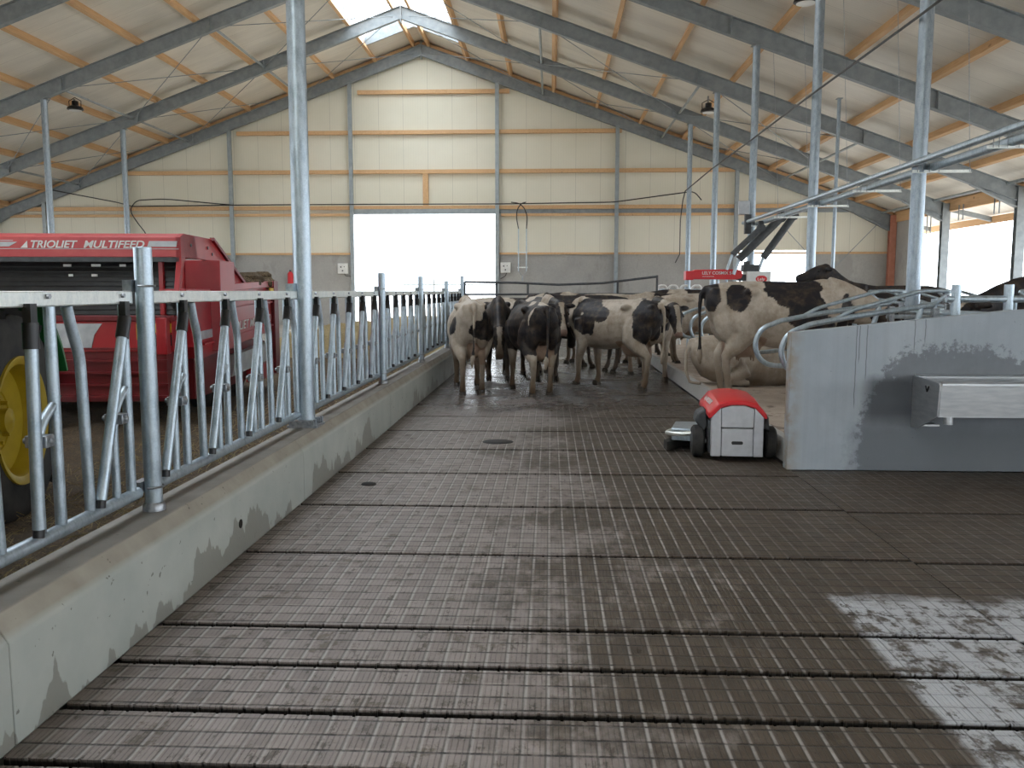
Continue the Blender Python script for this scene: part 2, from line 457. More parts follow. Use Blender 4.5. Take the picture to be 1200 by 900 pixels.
# curb
cb = MB(); prof = [(-2.16, 0), (-2.16, .47), (-1.945, .47), (-1.88, .375), (-1.88, 0)]
cuts = [-8, -4.4, -.8, 2.78, 6.35, 9.9, 13.5, 17.1, 20.7, 24.2, 35.1]
for a, b in zip(cuts[:-1], cuts[1:]): cb.prism(prof, 'y', a+.003, b-.003)
struct(cb.build('curb_wall', M['curb'], bevel=.004), 'low concrete curb carrying the headlock fence')
d = MB().lathe([(.028, 0), (.028, .004)], (-1.881, 5.0, .19), 12, 'x'); tag(d.build('drain_hole', M['pit']), 'small dark round drain hole low in the curb face', 'hole')

# gable wall at the far end
def roofline(x): return low(x) + .66
WG = [(XL, 3.12), (-8.12, 3.12), (-8.12, roofline(-8.12)), (XL, roofline(XL))]
gw = MB()
gw.prism(WG, 'y', 35.3, 35.42)
gw.prism([(-8.12, 4.74), (-2.17, 4.74), (-2.17, roofline(-2.17)), (RX, roofline(RX)), (-8.12, roofline(-8.12))], 'y', 35.3, 35.42)
gw.prism([(-2.17, 3.12), (7.5, 3.12), (7.5, 3.24), (10.4, 3.24), (10.4, 3.12), (XR, 3.12), (XR, roofline(XR)), (-2.17, roofline(-2.17))], 'y', 35.3, 35.42)
struct(gw.build('wall_back', M['wallpanel'], smooth=False), 'far gable wall of cream panels')
gc = MB().box(XL, -8.12, 35.22, 35.4, 0, 3.1).box(-2.17, 7.5, 35.22, 35.4, 0, 3.1).box(10.4, XR, 35.22, 35.4, 0, 3.1)
struct(gc.build('wall_back_base', M['gableconc']), 'grey concrete lower part of the far gable')
# door frames
df = MB().box(-8.2, -8.05, 35.12, 35.3, 0, 4.8).box(-2.24, -2.1, 35.12, 35.3, 0, 4.8).box(-8.2, -2.1, 35.12, 35.3, 4.72, 4.92)
struct(df.build('door_1', M['steel_light']), 'steel frame of the large open gable door')
# front gable behind the camera with two open doors
fg = MB()
fg.prism([(XL, 0), (-9, 0), (-9, 4.4), (-3, 4.4), (-3, 0), (6, 0), (6, 3.6), (10, 3.6), (10, 0), (XR, 0), (XR, roofline(XR)), (RX, roofline(RX)), (XL, roofline(XL))], 'y', -8.2, -8.05)
struct(fg.build('wall_front', M['wallpanel'], smooth=False), 'gable wall behind the viewer')
# side walls: low concrete plinth, open above
for nm, x0, x1 in (('wall_right', XR, XR+.18), ('wall_left', XL-.18, XL)):
    sw = MB().box(x0, x1, -8.1, 35.4, -.1, 1.0)
    xx = (x0, x1)
    sw.box(x0, x1, 32.9, 35.3, 1.0, 4.5)
    struct(sw.build(nm, M['gableconc']), 'concrete side wall plinth under a long opening')

# roof
def slab(x0, x1, y0, y1, zoff=.64, t=.10):
    m = MB()
    xs = [x0, x1]
    v = []
    for y in (y0, y1):
        for x in xs: v.append((x, y, low(x)+zoff))
        for x in xs[::-1]: v.append((x, y, low(x)+zoff+t))
    m.add(v, [(0,1,2,3), (7,6,5,4), (0,4,5,1), (1,5,6,2), (2,6,7,3), (3,7,4,0)])
    return m
SK = 1.88
rf = MB()
for x0, x1, y0, y1 in ((RX+SK, XR+1.7, -8.6, 36), (XL-1.7, RX-SK, -8.6, 36), (RX, RX+SK, 33.3, 36), (RX-SK, RX, 33.3, 36)):
    s_ = slab(x0, x1, y0, y1); rf.add(s_.v, s_.f)
struct(rf.build('ceiling', M['roofpanel'], smooth=False), 'pale panelled underside of the pitched roof')
# ridge rooflight
rl = empty('window_1', (RX, 12, 11.5)); struct(rl, 'long translucent ridge rooflight')
def arcz(u): return .18 + (low(RX+SK)+.72) + .62*(1-(u/SK)**2)
N = 14
sh = MB(); us = [-SK + 2*SK*i/N for i in range(N+1)]
ys = [-8.4, 33.3]
v = [(RX+u, y, arcz(u)) for y in ys for u in us]
sh.add(v, [(i, i+1, i+N+2, i+N+1) for i in range(N)])
o = sh.build('pane', M['skysheet']); o.parent = rl; o.location = (-RX, -12, -11.5)
yy = 32.3
while yy > -8:
    rb = MB().tube([(RX+u, yy, arcz(u)-.03) for u in us], .022, 6)
    o = rb.build('glazing_bar', M['steel_light']); o.parent = rl; o.location = (-RX, -12, -11.5)
    yy -= 1.22
cu = MB()
for s_ in (-1, 1):
    cu.box(min(RX+s_*SK, RX+s_*(SK+.06)), max(RX+s_*SK, RX+s_*(SK+.06)), -8.4, 33.3, low(RX+SK)+.6, arcz(SK)+.03)
o = cu.build('frame', M['whitepaint']); o.parent = rl; o.location = (-RX, -12, -11.5)
em = MB(); poly = [(RX-SK, low(RX+SK)+.60), (RX, low(RX)+.60), (RX+SK, low(RX+SK)+.60)] + [(RX+u, arcz(u)+.01) for u in reversed(us)]
em.prism(poly, 'y', 33.28, 33.36); o = em.build('end_panel', M['steel']); o.parent = rl; o.location = (-RX, -12, -11.5)

# rafters (I-beams), one per roof side per frame
def ibeam_half(y, sgn, x_end):
    m = MB(); fw_ = .17
    L = abs(x_end-RX)
    def P(u, z): return (RX+sgn*u, z)
    def lo(u): return 10.93-SL*u
    def seg(u0, u1, a0, b0, a1, b1, w_):      # a,b = offsets bottom/top
        v = []
        for u, a, b in ((u0, a0, b0), (u1, a1, b1)):
            for yy_ in (y-w_/2, y+w_/2):
                v.append((RX+sgn*u, yy_, lo(u)+a)); v.append((RX+sgn*u, yy_, lo(u)+b))
        m.add(v, [(0,2,3,1), (4,5,7,6), (0,1,5,4), (2,6,7,3), (0,4,6,2), (1,3,7,5)])
    seg(0, L, 0, .02, 0, .02, fw_); seg(0, L, RD-.02, RD, RD-.02, RD, fw_); seg(0, L, .02, RD-.02, .02, RD-.02, .014)
    for u in (4.85, 9.4, 14.2): 
        if u < L: seg(u-.012, u+.012, .0, RD, .0, RD, fw_+.01)
    seg(0, .02, -.12, RD+.02, -.12, RD+.02, fw_+.04)
    # haunch at the eave
    seg(L-1.5, L, -.02, .02, -.22, -.18, fw_); seg(L-1.5, L, 0, 0.01, -.22, .01, .014)
    return m
for i, y in enumerate(FR):
    for sgn, xe, side in ((1, XR-.1, 'right'), (-1, XL+.1, 'left')):
        yb = y if i else 35.08
        o = ibeam_half(yb, sgn, xe).build('roof_beam', M['steel'])
        struct(o, 'grey steel rafter'); o['group'] = 'steel rafters'
# purlins
for side in (1, -1):
    for k in range(10):
        dx = 1.86 + 1.72*k
        x = RX+side*dx
        if side == 1 and x > XR: continue
        m = MB(); z = low(x)+RD+.10
        m.bar((x, -8.5, z), (x, 35.28, z), .11, .22, (side*SL, 0, 1))
        o = struct(m.build('purlin_beam', M['wood']), 'timber roof purlin'); o['group'] = 'timber purlins'
for x in (RX-.30, RX+.30):
    o = struct(MB().bar((x, -8.5, low(x)+RD+.1), (x, 35.28, low(x)+RD+.1), .09, .20).build('purlin_beam', M['wood']), 'timber ridge purlin'); o['group'] = 'timber purlins'
# eave timbers, outer fascia and eave tube
for xs_, s_ in ((XR, 1), (XL, -1)):
    zb = low(XR)
    struct(MB().box(xs_-.05, xs_+.07, -8.1, 35.25, zb+.22, zb+.62).build('eave_beam', M['wood']), 'deep timber eave beam above the side opening')
    xo = xs_+s_*1.45; struct(MB().box(xo-.04, xo+.04, -8.5, 35.9, zb-.18, zb+.06).build('fascia_beam', M['wood']), 'timber fascia outside the side opening')
    struct(MB().tube([(xs_-s_*.55, -8, zb+.60), (xs_-s_*.55, 35.1, zb+.60)], .045, 10).build('eave_tube_beam', M['steel_light']), 'thin steel tube along the eave')
    for y in FR[:-1]:
        struct(MB().bar((xs_, y, zb+.3), (xo, y, zb-.05), .08, .16).build('bracket_beam', M['steel']), 'grey bracket carrying the roof overhang')
# side columns
for i, y in enumerate(FR):
    for xs_, s_ in ((XR-.14, 1), (XL+.14, -1)):
        yb = y if i else 35.0
        c = MB().box(xs_-.13, xs_+.13, yb-.095, yb-.075, 0, low(XR)+.5).box(xs_-.13, xs_+.13, yb+.075, yb+.095, 0, low(XR)+.5).box(xs_-.01, xs_+.01, yb-.08, yb+.08, 0, low(XR)+.5)
        mm = M['pinkish'] if i == 0 and s_ == 1 else M['steel']
        struct(c.build('column', mm), 'steel side column')
# gable columns (steel tubes) and wooden girts
gx = [-21.0, -17.5, -13.1, -8.12, -2.17, 2.65, 7.42, 10.5]
for x in gx:
    struct(MB().box(x-.075, x+.075, 35.02, 35.14, 0, low(x)+.05).build('column', M['steel_light']), 'grey steel post of the far gable')
gir = [(9.56, -7.9, -1.6), (7.98, -12.9, 2.9), (6.42, -17.6, 7.6), (4.98, -23.8, 13.0), (4.70, -23.8, -8.1), (4.68, -2.1, 9.6)]
for z, x0, x1 in gir:
    xs_ = [x0] + [g for g in gx if x0+.4 < g < x1-.4] + [x1]
    for a, b in zip(xs_[:-1], xs_[1:]):
        o = struct(MB().box(a+.08, b-.08, 35.13, 35.28, z-.075 if z > 4.8 else z-.05, z+.075 if z > 4.8 else z+.05).build('wall_beam', M['wood']), 'horizontal timber rail of the far gable'); o['group'] = 'gable timber rails'
struct(MB().box(-5.2, -4.98, 35.13, 35.28, 5.06, 6.34).build('wall_beam', M['wood']), 'short upright timber above the gable door')
struct(MB().box(-2.1, 13.4, 35.2, 35.29, 4.74, 4.90).build('trim_1', M['steel']), 'grey steel channel between the timber rails')
struct(MB().box(XL, -8.15, 35.16, 35.3, 3.08, 3.16).box(-2.1, XR, 35.16, 35.3, 3.08, 3.16).build('trim_2', M['wood'], smooth=False), 'thin timber strip on top of the concrete')
gr = MB()
for s_, L in ((1, 18.8), (-1, 18.8)):
    gr.bar((RX+s_*.05, 35.2, low(RX)+RD+.06), (RX+s_*L, 35.2, low(RX+s_*L)+RD+.06), .16, .16)
struct(gr.build('gable_beam', M['wood']), 'sloping timber plate above the gable rafter')

# bracing struts and rods between the far frames
for a, b in ((35.1, 30.45), (30.45, 25.7)):
    for s_ in (-1, 1):
        for u in (4.85, 9.6, 14.3):
            x = RX+s_*u; struct(MB().tube([(x, a, low(x)+.22), (x, b, low(x)+.22)], .04, 8).build('brace_beam', M['steel_light']), 'thin steel strut between rafters')
for a, b in ((30.45, 25.7), (35.1, 30.45)):
    for s_ in (-1, 1):
        for u0, u1 in ((.3, 4.85), (4.85, 9.6), (9.6, 14.3)):
            for p, q in ((u0, u1), (u1, u0)):
                xa, xb = RX+s_*p, RX+s_*q
                struct(MB().tube([(xa, a, low(xa)+.20), (xb, b, low(xb)+.16)], .013, 6).build('tie_beam', M['steel']), 'thin steel tie rod')
for q in ((9.2, 0.3, 12.9, 4.2), (12.9, 0.3, 9.2, 4.2)):
    struct(MB().tube([(q[0], 34.9, q[1]), (q[2], 34.9, q[3])], .014, 6).build('tie_beam', M['steel']), 'thin steel tie rod')

# interior columns
def round_column(x, y, r, z0, z1, label, mat='galv'):
    e = empty('column', (x, y, z0)); struct(e, label)
    MB().lathe([(r, 0), (r, z1-z0)], (0, 0, 0), 24).build('shaft', M[mat], e)
    MB().box(-r*1.7, r*1.7, -r*1.7, r*1.7, 0, .018).build('base_plate', M['bolt'], e)
    b = MB()
    for sx in (-1, 1):
        for sy in (-1, 1): b.lathe([(.014, 0), (.014, .05)], (sx*r*1.4, sy*r*1.4, .018), 6)
    b.build('anchor_bolt', M['bolt'], e)
    MB().box(-r*1.5, r*1.5, -.09, .09, z1-z0-.015, z1-z0).build('head_plate', M['steel'], e)
    return e
for i, y in enumerate([30.45, 25.7, 20.95, 16.15, 11.6]):
    round_column(4.8, y, (.085, .085, .085, .085, .090)[i], .18, low(4.8), 'round steel column between the cubicle rows', 'galv_column')
round_column(7.25, 22.5, .045, 0, low(7.25), 'thin steel post', 'galv_column')
for y in (30.45, 25.7, 20.95, 16.2, 11.45):
    round_column(-15.2, y, .095, .2, low(-15.2), 'round steel column in the feed alley', 'galv_column')
round_column(-2.05, 7.03, .074, .47, low(-2.05), 'tall galvanised column standing on the curb')

# ================================================================== headlock fence
FX = -2.10
def text_mesh(txt, size, extrude=.002, shear=0, offset=0.0, width=None):
    cu_ = bpy.data.curves.new('lettering', 'FONT'); cu_.body = txt; cu_.size = size; cu_.extrude = extrude; cu_.shear = shear; cu_.offset = offset
    ob = bpy.data.objects.new('lettering_source', cu_); COL.objects.link(ob)
    bpy.context.view_layer.update()
    me = bpy.data.meshes.new_from_object(ob.evaluated_get(bpy.context.evaluated_depsgraph_get()))
    bpy.data.objects.remove(ob)
    if width:
        xs_ = [v_.co.x for v_ in me.vertices]; k = width/(max(xs_)-min(xs_)); x0 = min(xs_)
        for v_ in me.vertices: v_.co.x = (v_.co.x-x0)*k
    return me
def text_obj(name, txt, size, mat, parent, loc, rot=(PI/2, 0, 0), **kw):
    me = text_mesh(txt, size, **kw); me.materials.clear(); me.materials.append(mat)
    o = bpy.data.objects.new(name, me); COL.objects.link(o); o.parent = parent; o.location = loc; o.rotation_euler = rot; return o

def orient(o, X, Y, loc):
    X = Vector(X).normalized(); Y = Vector(Y).normalized(); Z = X.cross(Y)
    m = Matrix((X, Y, Z)).transposed().to_4x4(); m.translation = Vector(loc); o.matrix_local = m
def part(mb, name, mat, parent, **kw): return mb.build(name, mat, parent, **kw)

def make_panel(y0, y1, aa, label, open_=None):
    e = empty('headlock_fence_panel', (FX, y0, 0)); L = y1-y0
    tag(e, label, 'fence', 'headlock fence panels')
    part(MB().box(-.025, .025, 0, L, 1.535, 1.60), 'top_rail', M['galv_light'], e, bevel=.006)
    part(MB().tube([(0, 0, .575), (0, L, .575)], .031, 14), 'bottom_rail', M['galv'], e)
    for a in aa: part(MB().lathe([(.012, .025), (.012, .038)], (0, a-y0-.05, 1.578), 6, 'x'), 'rail_bolt', M['bolt'], e)
    for n_, a in enumerate(aa):
        t = a-y0
        if t+.24 > L+.02: tB = None
        else: tB = t
        closed = (open_ is not None and n_ in open_)
        yt, yb = (t-.19, t-.215) if closed else (t-.055, t-.355)
        if yb > -.02:
            lb = part(MB().tube([(.035, yt, 1.47), (.035, yb, .64)], .025, 12), 'locking_bar', M['galv'], e)
            d_ = (Vector((.035, yb, .64))-Vector((.035, yt, 1.47))).normalized(); tp = Vector((.035, yt, 1.47))
            part(MB().tube([tp-d_*.005, tp+d_*.10], .031, 12), 'plastic_sleeve', M['black'], lb)
            part(MB().box(.018, .052, yt-.022, yt+.022, 1.46, 1.55), 'latch_block', M['black'], lb)
            part(MB().tube([(.035, yb, .64), (.035, yb-.006, .605)], .022, 10), 'foot_cap', M['black'], lb)
        part(MB().tube([(.0, t, 1.535), (.0, t, .60)], .024, 12), 'upright_bar', M['galv'], e)
        part(MB().tube(smooth_path([(0, t+.005, 1.13), (0, t-.10, 1.06), (0, t-.145, .96), (0, t-.145, .60)], .07, 6), .020, 10), 'curved_bar', M['galv'], e)
        cl = MB().box(-.03, .062, t-.175, t-.115, .965, 1.015); cl.tube([(-.05, t-.145, .99), (.075, t-.145, .99)], .014, 8)
        part(cl, 'pivot_clamp', M['bolt'], e, bevel=.004)
        if tB is not None:
            part(MB().tube(smooth_path([(0, t+.13, 1.535), (0, t+.155, 1.45), (0, t+.215, 1.31), (0, t+.235, .60)], .1, 6), .024, 12), 'bent_bar', M['galv'], e)
    return e
PY = [1.1, 4.25, 7.03, 10.36, 13.5, 16.86, 19.85]
LK = [[1.57, 2.21, 2.85, 3.50, 4.12], [4.79, 5.43, 6.07, 6.71], [7.54, 8.17, 8.79, 9.42, 10.06], [10.86, 11.48, 12.10, 12.72, 13.3], [14.0, 14.65, 15.3, 15.95, 16.55], [17.4, 18.0, 18.6, 19.2, 19.7]]
plab = ['galvanised headlock fence panel nearest the viewer, in front of the yellow wheel',
        'galvanised headlock fence panel between the first short post and the tall column',
        'galvanised headlock fence panel just beyond the tall curb column',
        'galvanised headlock fence panel before the open gable door, fourth panel along the curb',
        'galvanised headlock fence panel second to last before the cows',
        'last galvanised headlock fence panel, partly behind the leftmost cow']
for i in range(6):
    make_panel(PY[i]+.07, PY[i+1]-.07, LK[i], plab[i], (3,) if i == 0 else None)

def post(y, top, label):
    r = .044
    e = empty('fence_post', (-2.05, y, .47)); tag(e, label, 'post', 'galvanised fence posts on the curb')
    h = top-.47
    part(MB().lathe([(r, 0), (r, h-.004), (r-.004, h), (r-.006, h), (r-.006, h-.06), (.0001, h-.06)], (0, 0, 0), 20), 'tube', M['galv'], e)
    part(MB().lathe([(r+.012, .0), (r+.012, .03), (r+.002, .045)], (0, 0, 0), 20), 'base_collar', M['bolt'], e)
    for z in (1.155, .125):
        b = MB().tube([(math.cos(a)*(r+.007), math.sin(a)*(r+.007), z) for a in [PI*1.1*(k/10)-PI*.55 for k in range(11)]], .006, 6)
        b.box(-.085, -.04, -.055, .055, z-.03, z+.03)
        part(b, 'rail_clamp', M['bolt'], e)
    return e
for y, t, l in ((1.1, 1.82, 'short galvanised post at the near end of the fence'), (4.25, 1.82, 'short round galvanised post in front of the red feed wagon'), (10.36, 1.82, 'short galvanised post, first beyond the tall column'),
                (13.5, 1.83, 'short galvanised post, second beyond the tall column'), (16.86, 1.8, 'short galvanised post, third beyond the tall column'), (19.85, 1.95, 'short galvanised post where the fence meets the pipe gate')):
    post(y, t, l)
# clamps on the tall column belong to the column bracket
e = empty('rail_bracket', (-2.05, 7.03, 0)); tag(e, 'rail clamps and base bracket around the tall curb column', 'bracket')
b = MB().lathe([(.079, 1.60), (.079, 1.612)], (0, 0, 0), 24).box(-.09, -.03, -.17, -.07, 1.53, 1.66).box(-.09, -.03, .07, .17, 1.53, 1.66); part(b, 'upper_clamp', M['galv'], e)
b = MB().box(-.11, .10, -.13, -.075, .475, .53).box(-.11, .10, .075, .13, .475, .53).lathe([(.080, .49), (.080, .51)], (0, 0, 0), 24); part(b, 'lower_clamp', M['bolt'], e)

# ================================================================== pipe gate behind the herd
g = empty('pipe_gate', (-2.0, 19.9, 0)); tag(g, 'long dark pipe gate closing the walkway behind the cows', 'gate')
part(MB().tube([(0, 0, 1.81), (1.2, 0, 1.79), (2.2, 0, 1.745), (3.2, 0, 1.78), (4.45, 0, 1.93)], .028, 10), 'top_rail', M['darkgrey'], g)
part(MB().tube([(0, 0, 1.52), (4.4, 0, 1.53)], .025, 10), 'middle_rail', M['darkgrey'], g)
part(MB().tube([(0, 0, 1.0), (4.4, 0, 1.0)], .025, 10), 'lower_rail', M['darkgrey'], g)
for x, t in ((0.0, 1.81), (.75, 1.8), (1.48, 1.77), (3.55, 1.82), (4.45, 1.96)):
    part(MB().tube([(x, 0, 0), (x, 0, t)], .026 if x else .035, 8), 'upright', M['darkgrey'], g)
# rail and posts outside / beyond the gable door
g = empty('yard_railing', (-8.2, 37.5, -.12)); tag(g, 'thin steel railing standing outside the open gable door', 'railing')
part(MB().tube([(1.7, 0, 2.0), (6.0, 0, 2.0)], .03, 8), 'rail', M['steel'], g)
for x in (3.1, 6.0): part(MB().tube([(x, 0, 0), (x, 0, 2.25)], .035, 8), 'upright', M['steel'], g)

# ================================================================== concrete partition, trough
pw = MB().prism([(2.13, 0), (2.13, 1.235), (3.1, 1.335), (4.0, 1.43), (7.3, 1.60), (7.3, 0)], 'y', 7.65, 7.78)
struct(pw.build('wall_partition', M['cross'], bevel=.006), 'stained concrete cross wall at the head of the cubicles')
t = empty('water_trough', (3.2, 7.64, .2)); tag(t, 'stainless steel water trough hanging on the stained concrete wall', 'trough')
tx = [(-.0, .0), (2.6, 0)]
part(MB().prism([(-.50, .37), (-.52, .62), (-.50, .645), (-.0, .66), (-.0, .20), (-.10, .20)], 'x', 0, .012), 'end_plate', M['stainless'], t)
part(MB().prism([(-.50, .37), (-.52, .62), (-.50, .645), (-.0, .66), (-.0, .20), (-.10, .20)], 'x', 2.6, 2.612), 'end_plate', M['stainless'], t)
part(MB().prism([(-.50, .37), (-.51, .37), (-.525, .62), (-.545, .625), (-.545, .645), (-.50, .66), (-.50, .64), (-.512, .62)], 'x', .012, 2.6).box(.012, 2.6, -.50, -.02, .36, .375).prism([(-.09, .66), (-.0, .67), (0, .645), (-.09, .64)], 'x', .012, 2.6).box(.012, 2.6, -.03, -.005, .36, .66), 'basin', M['stainless'], t)
part(MB().box(.012, 2.6, -.495, -.035, .375, .55), 'water', M['glass'], t)
part(MB().box(.02, .17, -.18, -.01, .235, .25).box(.02, .035, -.18, -.01, .235, .37), 'mounting_bracket', M['stainless'], t)
part(MB().lathe([(.038, -.07), (.038, .0)], (.13, -.42, .36), 16), 'drain_plug', M['stainless'], t)
o = MB().tube([(0.075, -.0105, 0), (.10, -.0105, -.05)], .006, 6).tube([(.125, -.0105, 0), (.10, -.0105, -.05)], .006, 6)
o = MB().bar((-.004, -.33, .60), (-.004, -.30, .55), .004, .012, (1, 0, 0)).bar((-.004, -.27, .60), (-.004, -.30, .55), .004, .012, (1, 0, 0)); part(o, 'maker_mark', M['black'], t)
part(MB().lathe([(.014, 0), (.014, .005)], (.72, -.520, .50), 12, 'y'), 'side_stud', M['black'], t)

# ================================================================== cubicles
kb = MB().prism([(2.20, 0), (2.26, .19), (2.34, .19), (2.34, 0)], 'y', 7.79, 34.8)
struct(kb.build('curb', M['gableconc']), 'low concrete kerb along the edge of the cubicles')
kb = MB().prism([(7.26, 0), (7.26, .19), (7.34, .19), (7.40, 0)], 'y', 7.79, 34.8)
struct(kb.build('curb', M['gableconc']), 'low concrete kerb of the second cubicle row')
struct(MB().box(2.34, 7.26, 7.79, 34.8, 0, .175).build('floor_cubicles', M['bed']), 'dusty rubber lying mats of the cubicle rows')

def divider_mesh(s_):
    """loop in the XZ plane, s_=+1 opens towards -x"""
    P = lambda x, z: (4.8-s_*(4.8-x), 0, z)
    pts = [P(3.98, 1.455), P(3.17, 1.335), P(2.72, 1.25)] + [P(2.66+.225*math.cos(a)-.0, .965+.245*math.sin(a)) for a in [math.radians(q) for q in range(100, 271, 17)]] + [P(2.75, .715), P(3.1, .73), P(3.5, .80), P(3.75, 1.0), P(3.86, 1.42)]
    a_ = MB().tube(smooth_path(pts, .12, 4), .030, 12)
    b_ = MB().tube(smooth_path([P(3.98, 1.455), P(4.16, 1.60), P(3.85, 1.60), P(3.15, 1.40), P(3.0, 1.315)], .06, 5), .022, 10)
    return a_, b_
divs = {}
for s_ in (1, -1):
    a_, b_ = divider_mesh(s_); 
    for nm, mb in (('loop', a_), ('neck_brace', b_)):
        me = mb.mesh(nm); me.materials.append(M['galv']); divs[(s_, nm)] = me
    st = MB().tube([(4.8-s_*.85, 0, 1.30), (4.8-s_*.08, 0, 1.30)], .024, 8)
    me = st.mesh('support_arm'); me.materials.append(M['galv']); divs[(s_, 'arm')] = me
    me = MB().box(4.8-s_*.80-.03, 4.8-s_*.80+.03, -.035, .035, 1.20, 1.42).mesh('clamp'); me.materials.append(M['bolt']); divs[(s_, 'clamp')] = me
dl = {1: ['nearest cubicle divider, its loop ending at the concrete wall edge', 'second cubicle divider, loop in front of the large standing cow',
          'cubicle divider hidden behind the belly of the large standing cow', 'galvanised loop divider beside the cow facing the viewer, nearer of two', 'galvanised loop divider beside the cow facing the viewer, farther of two', 'cubicle divider in front of the whitish cow with the brown spot']}
k1 = 0
for i, y in enumerate([9.1, 10.25, 12.35, 13.95, 15.0, 16.4, 17.85, 19.6, 20.8, 22.0]):
    for s_ in (1, -1):
        e = empty('cubicle_divider', (0, y, 0))
        if s_ == 1: lab = dl[1][i] if i < 6 else 'cubicle divider farther back behind the herd'
        else: lab = 'cubicle divider of the opposite row, beyond the column line'
        tag(e, lab, 'cubicle divider', ('dividers of the near cubicle row' if i < 6 else 'far cubicle dividers of the near row') if s_ == 1 else 'dividers of the opposite cubicle row')
        for nm in ('loop', 'neck_brace', 'arm', 'clamp'):
            nm2 = {'arm': 'support_arm'}.get(nm, nm)
            o = bpy.data.objects.new(nm2, divs[(s_, nm)]); COL.objects.link(o); o.parent = e
for x, z in ((4.62, 1.335), (4.98, 1.335)):
    tag(MB().tube([(x, 8.2, z), (x, 23.5, z)], .03, 12).build('neck_rail', M['galv']), 'long galvanised rail carrying the %s cubicle dividers' % ('near' if x < 4.8 else 'opposite'), 'rail')
for y in (8.9, 10.7, 13.4, 15.5, 18, 20.5, 23):
    for x in (4.62, 4.98):
        e = empty('cubicle_post', (x+(.066 if x < 4.8 else -.066), y, .175)); tag(e, 'short round galvanised post of the cubicle row, standing at the cow heads', 'post', 'cubicle posts')
        part(MB().lathe([(.035, 0), (.035, 1.33)], (0, 0, 0), 16), 'tube', M['galv'], e); part(MB().box(-.07, .07, -.07, .07, 0, .012), 'base_plate', M['bolt'], e)
# head rail behind the partition wall
e = empty('head_railing', (3.7, 8.2, 0)); tag(e, 'horizontal galvanised railing just behind the stained concrete wall', 'railing')
part(MB().tube([(.0, 0, 1.525), (3.3, 0, 1.525)], .034, 14), 'rail', M['galv'], e)
for x in (.09, .57, 1.6, 2.7):
    part(MB().lathe([(.042, 0.175), (.042, 1.66)], (x, 0, 0), 16), 'upright', M['galv'], e)

# ================================================================== feeding pipe under the roof, cables, lamps
for nm, x, z, r, lab in (('feed_pipe', 4.66, 3.235, .042, 'upper thin steel pipe hanging along the cubicle columns'), ('feed_pipe', 4.95, 3.20, .055, 'lower thicker steel pipe hanging along the cubicle columns')):
    tag(MB().tube([(x, 4.0, z), (x, 21.2, z)], r, 14).build(nm, M['galv']), lab, 'pipe')
for y in (7.4, 9.6, 11.5, 13.7, 16.05, 18.4, 20.8):
    e = empty('pipe_bracket', (4.8, y, 3.23)); tag(e, 'perforated light steel angle bracket under the overhead pipes', 'bracket', 'pipe brackets')
    part(MB().box(-.12, .62, -.02, .02, -.11, -.105).box(-.12, .62, .016, .02, -.11, -.07), 'angle', M['galv_light'], e)
    part(MB().tube([(-.06, 0, -.10), (-.06, 0, .09), (.0, 0, .09), (.0, 0, -.10)], .005, 6).tube([(.09, 0, -.10), (.09, 0, .02), (.21, 0, .02), (.21, 0, -.10)], .005, 6), 'pipe_clip', M['bolt'], e)
    part(MB().tube([(.6, 0, -.1), (.35, 0, low(5.15)-3.23)], .004, 6), 'hanger_wire', M['bolt'], e)
tag(MB().tube([(4.66, 6, 5.08), (4.66, 11.6, 5.07), (4.66, 16.1, 5.1), (4.66, 21, 5.1), (4.66, 25.7, 5.12), (4.66, 30.4, 5.05), (4.66, 30.9, 4.8), (4.6, 31, 4.1), (4.6, 31, 2.9), (4.45, 31, 2.6)], .018, 8).build('power_cable', M['cable']), 'black cable running along the tops of the cubicle columns', 'cable')
tag(MB().tube(smooth_path([(-23.8, 35.08, 6.35), (-17.7, 34.9, 5.2), (-17.2, 34.9, 5.05), (-13.2, 34.95, 5.09), (-8, 34.97, 5.10), (-1.7, 35.02, 5.10), (2.5, 34.95, 5.14), (5.7, 34.9, 5.55), (6.0, 34.9, 5.2)], .3), .022, 8).build('power_cable', M['cable']), 'black cable along the upper timber rail of the gable', 'cable')
tag(MB().tube(smooth_path([(-13.1, 34.98, 5.1), (-15.8, 34.9, 5.35), (-17.0, 34.9, 5.3), (-17.3, 34.9, 4.9), (-17.0, 34.9, 4.4), (-16.6, 34.9, 3.9), (-16.6, 34.9, 3.3)], .5), .022, 8).build('cable_loop', M['cable']), 'black cable looping down the gable post above the feed wagon', 'cable')
e = empty('conduit_loop', (-1.3, 34.98, 2.5)); tag(e, 'two conduits with looping black cables beside the open gable door', 'conduit')
part(MB().tube([(-.0, 0, -.1), (-.0, 0, 1.6)], .022, 8).tube([(.32, 0, -.1), (.32, 0, 1.6)], .022, 8), 'conduit', M['galv'], e)
part(MB().tube(smooth_path([(0, 0, 1.6), (-.09, 0, 2.05), (-.05, 0, 2.4), (.13, 0, 2.62), (.3, 0, 2.66)], .2), .02, 8).tube(smooth_path([(.32, 0, 1.6), (.36, 0, 2.1), (.22, 0, 2.45), (.02, 0, 2.62), (-.3, 0, 2.66)], .2), .02, 8), 'cable', M['cable'], e)
part(MB().box(-.05, .37, .02, .05, .63, .68).box(-.05, .37, .02, .05, 0.03, .08), 'mounting_strip', M['galv_light'], e)
part(MB().tube([(0, 0, -.1), (.16, 0, -.3), (.32, 0, -.1)], .015, 6).lathe([(.03, -.2), (.03, 0)], (.16, 0, -.3), 8), 'tap', M['bolt'], e)
